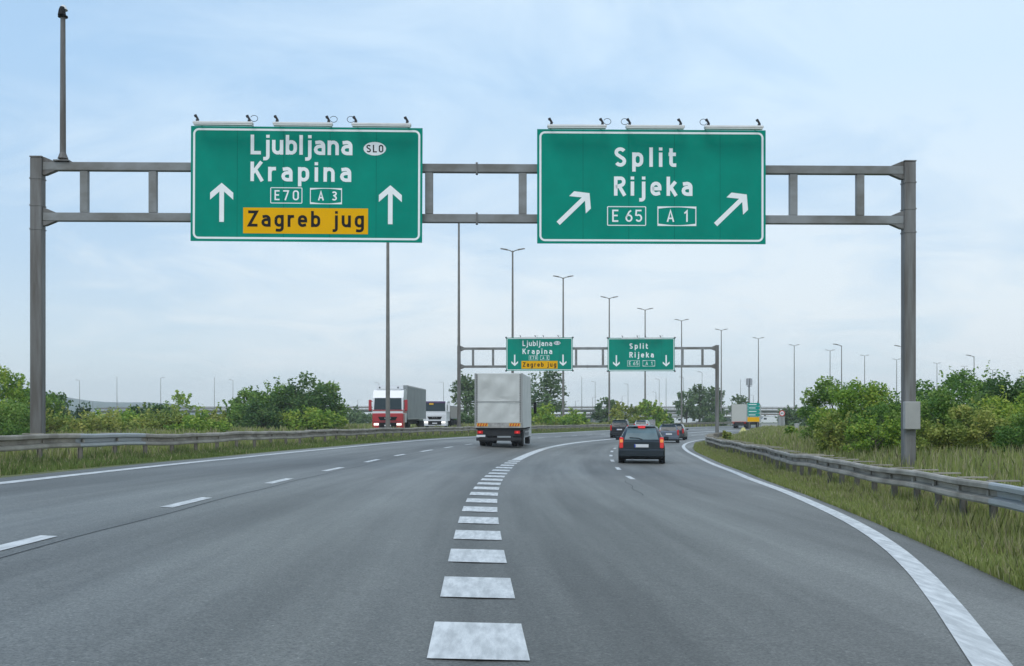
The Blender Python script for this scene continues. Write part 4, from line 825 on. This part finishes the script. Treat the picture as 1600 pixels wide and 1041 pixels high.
for (pxx, ty, d, sd_), nm in zip(far, names):
    X = px(pxx, d); zt_ = EYE+(650-ty)*d/F; zb_ = 4.9 if d == 430 and pxx < 1270 else -.25
    y = 434 if d == 430 else d; k_ = max(1., d/330)
    lamp_mast(X, y, zb_, zt_-zb_, (sd_,) if sd_ else (), 'distant slim street lamp, '+nm, 'distant single armed lamps', dia=.11*k_, arm=1.25*k_)
# cell tower
d = 520; x = px(1170.5, d); g = empty('cell_tower', (x, d, -.25), 0, 'grey cell tower with panel antennas above the cream trailer', 'tower')
zt_ = EYE+60*d/F; part('mast', POLE, g, lambda m: m.tube([(0, 0, 0), (0, 0, zt_-.5)], .55, 10, r1=.38))
ANT = mat('antenna_grey', (.40,.40,.42), .6)
for k in range(6):
    a = k*pi/3; part('antenna', ANT, g, lambda m: m.bbox(1.25*cos(a)-.28, 1.25*cos(a)+.28, 1.25*sin(a)-.2, 1.25*sin(a)+.2, zt_-3.6, zt_-.3, .05))
part('platform', DARK, g, lambda m: (m.tube([(0, 0, zt_-4.2), (0, 0, zt_-3.9)], 1.1, 12), m.tube([(0, 0, zt_-.4), (0, 0, zt_-.2)], .9, 12)))

# ------------------------------------------------------------------ vegetation
def leaf_mat(name, rough=.6):
    m = bpy.data.materials.new(name); m.use_nodes = True; n = m.node_tree.nodes; l = m.node_tree.links; b = n['Principled BSDF']
    a = n.new('ShaderNodeAttribute'); a.attribute_name = 'tint'; l.new(a.outputs['Color'], b.inputs['Base Color']); b.inputs['Roughness'].default_value = rough; b.inputs['Specular IOR Level'].default_value = .25
    t = n.new('ShaderNodeBsdfTranslucent'); l.new(a.outputs['Color'], t.inputs[0]); mx = n.new('ShaderNodeMixShader'); mx.inputs[0].default_value = .30
    l.new(b.outputs[0], mx.inputs[1]); l.new(t.outputs[0], mx.inputs[2]); l.new(mx.outputs[0], n['Material Output'].inputs[0]); return m
LEAF = leaf_mat('foliage'); BLADE = leaf_mat('grass_blades', .7); BARK = mat('bark', (.06,.05,.04), .9, col2=(.12,.10,.08), nscale=6, bump=.4, bscale=20)
def quads_object(name, V, C, material, parent=None, nv=4):
    n = len(V)//nv; me = bpy.data.meshes.new(name); me.vertices.add(len(V)); me.vertices.foreach_set('co', V.astype(np.float32).reshape(-1))
    me.loops.add(n*nv); me.loops.foreach_set('vertex_index', np.arange(n*nv, dtype=np.int32)); me.polygons.add(n)
    me.polygons.foreach_set('loop_start', np.arange(0, n*nv, nv, dtype=np.int32)); me.update(calc_edges=True)
    at = me.color_attributes.new('tint', 'FLOAT_COLOR', 'POINT'); at.data.foreach_set('color', np.c_[C, np.ones(len(C))].astype(np.float32).reshape(-1))
    me.materials.append(material); o = bpy.data.objects.new(name, me); COL.objects.link(o)
    if parent: o.parent = parent
    return o
def rand_dirs(n): v = rng.normal(size=(n, 3)); return v/np.linalg.norm(v, axis=1)[:, None]
def leaves(cent, ls, cols):
    """one pointed leaf card per centre"""
    n = len(cent); a = rand_dirs(n); a[:, 2] = a[:, 2]*.7; b = np.cross(a, rand_dirs(n)); b /= np.linalg.norm(b, axis=1)[:, None]+1e-9
    L_ = ls*rng.uniform(.6, 1.25, n)[:, None]; a = a*L_*.5; b = b*L_*.30; V = np.stack([cent-a, cent-a*.1+b, cent+a, cent-a*.1-b], 1).reshape(-1, 3)
    return V, np.repeat(cols, 4, 0)
def crown_points(w, h, z0, dens, shape, nclump, cl):
    """leaf centres in clumps spread through the crown, with gaps and leading shoots"""
    pts = []; cen = []; tints = []
    for k in range(nclump):
        for _ in range(30):
            u = rng.uniform(-1, 1, 3); rr = np.linalg.norm(u[:2]); v = (u[2]+1)/2
            if shape == 'bush': lim = sqrt(max(0, 1-max(0, v-.25)**2/.58))
            elif shape == 'poplar': lim = .95*(1-abs(v-.42)**1.6*1.4)
            elif shape == 'cone': lim = 1.0*(1-v)+.06
            else: lim = sqrt(max(0, 1-(2*v-1)**2))
            if .25*lim < rr < lim or (rr < lim and rng.random() < .35): break
        c = np.array([u[0]*w/2, u[1]*w/2, z0+v*h]); r = cl*rng.uniform(.6, 1.25); n = int(dens*r*r*rng.uniform(.7, 1.2))+6
        d = rand_dirs(n)*(rng.uniform(.15, 1, n)**.6)[:, None]*r; d[:, 2] *= .8; p_ = c+d; p_[:, 2] = np.maximum(p_[:, 2], .02); pts.append(p_); cen.append(c); tints.append(np.full(n, rng.normal(0, 1)))
    for k in range(nclump//3):                            # shoots that break the outline
        a = rng.uniform(0, 2*pi); rr = rng.uniform(0, .8)*w/2; z = z0+h*(.72+.2*rng.random())*(1-.25*(rr/(w/2))**2) if shape != 'cone' else z0+h*.6*rng.random()
        c = np.array([cos(a)*rr, sin(a)*rr, z]); L_ = cl*rng.uniform(.7, 1.5); n = 16; q = rng.uniform(0, 1, n)[:, None]
        dirn = np.array([cos(a)*.35, sin(a)*.35, 1.]); pts.append(c+dirn*q*L_+rng.normal(0, .06*cl, (n, 3))*1.2); tints.append(np.full(n, rng.normal(.4, .8)))
    return np.concatenate(pts), cen, np.concatenate(tints)
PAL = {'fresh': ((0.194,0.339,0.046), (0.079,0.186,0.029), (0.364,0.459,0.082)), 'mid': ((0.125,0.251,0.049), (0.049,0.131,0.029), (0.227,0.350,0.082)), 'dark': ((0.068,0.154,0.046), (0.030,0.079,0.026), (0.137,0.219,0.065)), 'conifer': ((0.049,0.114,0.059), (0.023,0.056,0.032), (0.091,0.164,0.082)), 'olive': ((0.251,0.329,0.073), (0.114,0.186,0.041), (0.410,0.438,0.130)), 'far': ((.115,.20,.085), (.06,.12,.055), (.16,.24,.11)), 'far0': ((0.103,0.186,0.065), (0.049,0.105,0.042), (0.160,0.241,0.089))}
def tree(name, label, cat, x, y, w, h, d, pal='mid', shape='bush', trunk=.0, group=None, k=1.0):
    z = gz(x, y)-.05; g = empty(name, (x, y, z), rng.uniform(-.4, .4), label, cat, group)
    ls = min(max(.10, d*.0032), .55)*k; cl = max(w, h)*(.15 if shape == 'bush' else .12); nc = int((56 if shape == 'bush' else 40)*max(.5, min(1.5, h/w)))
    dens = 1.9/(ls*ls*.3)*(3.6 if shape == 'bush' else 1.7); pts, cen, tn = crown_points(w, h-trunk, trunk+cl*.3, dens, shape, nc, cl)
    if len(pts) > 17000: pts = pts[rng.permutation(len(pts))[:17000]]; tn = tn[:len(pts)]
    c0, c1, c2 = [np.array(c_) for c_ in PAL[pal]]
    q = np.clip(.5+.22*tn+rng.normal(0, .22, len(pts)), 0, 1)[:, None]; cols = np.where(q < .5, c1+(c0-c1)*q*2, c0+(c2-c0)*(q-.5)*2)*np.array((1.18, 1.08, 1.0))
    V, C = leaves(pts, ls, cols); quads_object('crown', V, C, LEAF, g)
    def tk(m):
        r0 = .035*h**.8 if trunk else .03*h**.7; top = Vector((0, 0, trunk+(h-trunk)*(.8 if shape in ('cone', 'poplar') else .5))); m.tube([(0, 0, -.1), (.03*h, .0, top.z*.5), tuple(top)], r0, 8, r1=r0*.3)
        for c_ in cen[::3]:
            b0 = Vector((.02*h, 0, max(.1, min(top.z*.9, c_[2]*.55)))); e = Vector(c_); mid_ = (b0+e)/2+Vector((0, 0, .08*h*rng.random())); m.tube([tuple(b0), tuple(mid_), tuple(e)], r0*.42, 5, r1=r0*.1)
    part('trunk', BARK, g, tk, smooth=True)
    return g
def bush(x0, x1, ytop, d, label, pal='mid', shape='bush', name='bush', cat='bush', trunk=0., group=None, wk=1.0):
    w = (x1-x0)/F*d*wk; X = px((x0+x1)/2, d); z = gz(X, d); h = EYE+(650-ytop)*d/F-z
    return tree(name, label, cat, X, d, w, h, d, pal, shape, trunk, group)
RB = 'bushes beyond the right guardrail'
for a in [(1262,1345,600,50,'rounded green bush at the left end of the right hedge','mid'),(1298,1398,610,43,'dense green bush second from the left in the right hedge','fresh'),
          (1345,1432,624,37,'lower bush just left of the near right gantry post','mid'),(1385,1470,622,41,'bush directly behind the near right gantry post','dark'),
          (1436,1510,612,36,'bush just right of the near right gantry post','mid'),(1450,1560,584,46,'tallest bush of the right hedge with upright shoots','mid'),
          (1515,1610,590,40,'tall bush near the right edge below a street lamp','dark'),(1568,1690,600,34,'dense bush cut off by the right edge of the photo','fresh'),
          (1480,1570,640,31,'low bright bush in front of the tallest right bush','olive'),(1575,1680,640,29,'low dark bush at the right edge in front of the others','mid'),
          (1285,1350,648,38,'low pale bush at the foot of the left end of the right hedge','olive'),(1335,1400,655,34,'low bush in tall grass left of the near right gantry post','fresh'),
          (1410,1480,662,31,'small low bush in grass just behind the near right post foot','olive'),
          (1224,1248,668,60,'small weedy shrub on the grass mound under the round sign','fresh'),(1128,1142,675,62,'tiny weed clump on the mound left of the crash cushion','olive')]:
    bush(*a[:4], a[4], a[5], group=RB, wk=1.42 if a[1]-a[0] > 30 else .9)
LB = 'bushes beyond the left guardrail'
for a in [(-45,42,583,66,'tall green bush at the left edge of the photo','fresh'),(10,88,612,74,'bush behind the near left gantry post','mid'),(-50,50,632,60,'low bush at the left edge in front of the tall one','mid'),
          (35,100,646,70,'low yellow green bush at the foot of the left gantry post','olive'),
          (96,190,657,78,'low yellow green bush right of the left gantry post','olive'),(150,235,652,92,'low olive shrub in front of the flyover end','fresh'),(200,262,640,100,'small dark shrub under the left end of the flyover','dark'),(215,300,655,88,'low bright shrub left of the middle left tree','olive'),
          (300,352,648,95,'small olive bush left of the big left clump','olive'),(280,345,655,84,'low pale shrub right of the middle left tree','fresh'),
          (335,405,638,104,'left end bush of the big left clump','mid'),(362,412,614,112,'bush with upright shoots in the left part of the big clump','mid'),(393,472,604,108,'broad bush in the middle of the big left clump','mid'),(428,512,596,104,'tallest dark bush of the big left clump','dark'),(478,532,600,108,'right end bush of the big left clump','mid'),(372,450,640,100,'low dark bush at the foot of the big left clump','dark'),(452,528,648,100,'low green bush at the foot of the tallest left bush','fresh')]:
    bush(*a[:4], a[4], a[5], group=LB, wk=1.28)
bush(66,110,616,118,'round blue green tree just right of the left gantry post','dark',shape='round',name='tree',cat='tree',trunk=.8)
bush(110,150,624,125,'dark spiky conifer right of the left gantry post','conifer',shape='cone',name='conifer_tree',cat='tree',trunk=.3)
bush(240,318,620,135,'pale green tree between the conifer and the big left clump','fresh',shape='round',name='tree',cat='tree',trunk=.5)
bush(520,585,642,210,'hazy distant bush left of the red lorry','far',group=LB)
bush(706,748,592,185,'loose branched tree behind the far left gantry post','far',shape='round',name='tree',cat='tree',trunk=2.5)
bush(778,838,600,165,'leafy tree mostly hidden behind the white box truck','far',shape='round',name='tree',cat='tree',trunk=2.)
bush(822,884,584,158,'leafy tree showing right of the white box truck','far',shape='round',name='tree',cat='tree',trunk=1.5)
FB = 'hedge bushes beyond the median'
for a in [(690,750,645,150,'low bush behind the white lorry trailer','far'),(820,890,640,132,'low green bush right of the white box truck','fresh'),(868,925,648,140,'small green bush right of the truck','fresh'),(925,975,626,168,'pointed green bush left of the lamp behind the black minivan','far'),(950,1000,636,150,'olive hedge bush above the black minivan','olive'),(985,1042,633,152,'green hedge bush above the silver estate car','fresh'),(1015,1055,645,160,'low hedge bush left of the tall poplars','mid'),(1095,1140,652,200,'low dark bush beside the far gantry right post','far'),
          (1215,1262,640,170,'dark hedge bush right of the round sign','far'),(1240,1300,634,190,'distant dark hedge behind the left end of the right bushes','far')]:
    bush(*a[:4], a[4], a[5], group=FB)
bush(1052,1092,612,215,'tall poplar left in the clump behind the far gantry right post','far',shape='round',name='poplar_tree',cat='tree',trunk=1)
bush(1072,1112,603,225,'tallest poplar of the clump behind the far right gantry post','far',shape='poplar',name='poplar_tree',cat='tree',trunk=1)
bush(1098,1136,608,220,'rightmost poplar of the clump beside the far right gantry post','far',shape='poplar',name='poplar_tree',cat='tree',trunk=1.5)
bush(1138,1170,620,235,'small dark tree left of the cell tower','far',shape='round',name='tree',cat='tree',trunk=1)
# far wooded strip along the horizon: reads as one mass
n = 26000; X = rng.uniform(-420, 470, n); Y = rng.uniform(445, 560, n); hgt = 2.2+1.8*np.sin(X*.045)+1.5*np.sin(X*.11+2)+1.0*np.sin(X*.31)
Z = -.25+np.clip(hgt, .8, 9)*rng.uniform(0, 1, n)**.8; q = rng.uniform(0, 1, n)[:, None]; cols = np.array((.028,.055,.03))+(np.array((.07,.105,.05))-np.array((.028,.055,.03)))*q
V, C = leaves(np.c_[X, Y, Z], 1.5, cols); tag(quads_object('distant_wood', V, C, LEAF), 'low dark wood far off along the horizon behind the flyover', 'wood', kind='stuff')

# ------------------------------------------------------------------ grass
def grass(name, label, n, srange, tfun, hrange, zfun=ground_z, tan=.35, seed=0, wide=1.0, green=((.21,.26,.065), (.34,.37,.125))):
    s_ = srange[0]+(srange[1]-srange[0])*rng.uniform(0, 1, n)**1.55; t_ = tfun(s_, rng.uniform(0, 1, n))
    cl = .5+.5*np.sin(s_*1.7+t_*2.1)*np.sin(s_*.43-t_*1.3+1); keep = rng.uniform(0, 1, n) < .55+.45*cl; s_, t_, cl = s_[keep], t_[keep], cl[keep]; n = len(s_)
    x, y = xy(s_, t_); z = zfun(s_, t_); h = rng.uniform(hrange[0], hrange[1], n)*(.65+.6*cl)*(.6+.95*np.clip((np.maximum(t_-TR(s_), TL(s_)-t_)-.1)/1.0, 0, 1) if 'verge' in name or 'median' in name else 1); near = np.hypot(x, y)
    w = (.0022+.00042*near)*wide*rng.uniform(.7, 1.3, n); a = rng.uniform(0, 2*pi, n); ln = rng.normal(0, .22, (n, 2))*h[:, None]
    ln *= .75; base = np.c_[x, y, z]; sd_ = np.c_[np.cos(a)*w, np.sin(a)*w, np.zeros(n)]; mid_ = base+np.c_[ln*.35, h*.6]; tip = base+np.c_[ln, h]
    V = np.stack([base-sd_, base+sd_, mid_+sd_*.8, tip, mid_-sd_*.8], 1).reshape(-1, 3)
    g0, g1 = np.array(green[0]), np.array(green[1]); c = g0+(g1-g0)*rng.uniform(0, 1, n)[:, None]; tn = rng.uniform(0, 1, n) < tan*(.4+1.0*(h > np.mean(h))); c[tn] = np.array((.40,.37,.20))*rng.uniform(.6, 1.25, (tn.sum(), 1))
    o = quads_object(name, V, np.repeat(c, 5, 0), BLADE, nv=5); return tag(o, label, 'grass', kind='stuff')
def lerp(a, b, u): return a+(b-a)*u
grass('verge_grass', 'tall yellowish green grass between the right edge line and the guardrail', 150000, (3, 80), lambda s, u: np.where(u < .86, lerp(TR(s)+.04, RRT(s)-.12, u/.86), RRT(s)+.15+(u-.86)*2), (.06, .28), tan=.22)
grass('edge_grass', 'short bright green grass along the right asphalt edge', 30000, (3, 60), lambda s, u: TR(s)-.06+.35*u*u, (.03, .12), tan=.1)
grass('bank_grass', 'tall seeding grass on the bank beyond the right guardrail', 170000, (6, 118), lambda s, u: lerp(RRT(s)+.3, RRT(s)+24, u**1.7), (.12, .46), tan=.26, wide=1.0)
grass('median_grass', 'green grass on the left verge in front of the median guardrail', 120000, (6, 150), lambda s, u: lerp(TL(s)-.03, LRT-.6, u), (.06, .26), tan=.16, green=((.13,.20,.05), (.22,.27,.085)))
grass('median_grass', 'dry grass on the median behind the left guardrail', 60000, (10, 190), lambda s, u: lerp(LRT-.5, -15.8, u), (.15, .42), tan=.26, wide=1.1)
grass('field_grass', 'rough grass beyond the oncoming carriageway on the left', 50000, (20, 200), lambda s, u: lerp(-27.8, -46, u), (.2, .6), tan=.25, wide=1.6)

# ------------------------------------------------------------------ hills and air
nx_, ny_ = 60, 12; vs = []
for j in range(ny_+1):
    for i in range(nx_+1):
        x = -1470+2900*i/nx_; v = j/ny_; prof_ = 62*math.exp(-((x+1180)/260)**2)+22*math.exp(-((x+800)/190)**2)+6+3*sin(x*.009)
        vs.append((x, 1950+600*v, -2+prof_*sin(pi*v)*(1+.12*sin(i*.9+j))))
mb = MB(); mb.add(vs, [(j*(nx_+1)+i, j*(nx_+1)+i+1, (j+1)*(nx_+1)+i+1, (j+1)*(nx_+1)+i) for j in range(ny_) for i in range(nx_)])
tag(mb.build('hills', mat('wooded_hill', (.03,.055,.03), .95, noise=.3, nscale=.01), smooth=True), kind='structure')
HAZE = True
if HAZE:
    m = bpy.data.materials.new('haze_air'); m.use_nodes = True; n = m.node_tree.nodes; n.remove(n['Principled BSDF'])
    v = n.new('ShaderNodeVolumePrincipled'); v.inputs['Density'].default_value = .00032; v.inputs['Color'].default_value = (.93,.97,1,1); v.inputs['Anisotropy'].default_value = .0
    m.node_tree.links.new(v.outputs[0], n['Material Output'].inputs['Volume'])
    mb = MB(); mb.box(-1500, 1500, -60, 2650, -4.2, 80); tag(mb.build('haze', m), 'thin pale haze in the air over the whole motorway', 'haze', kind='stuff')
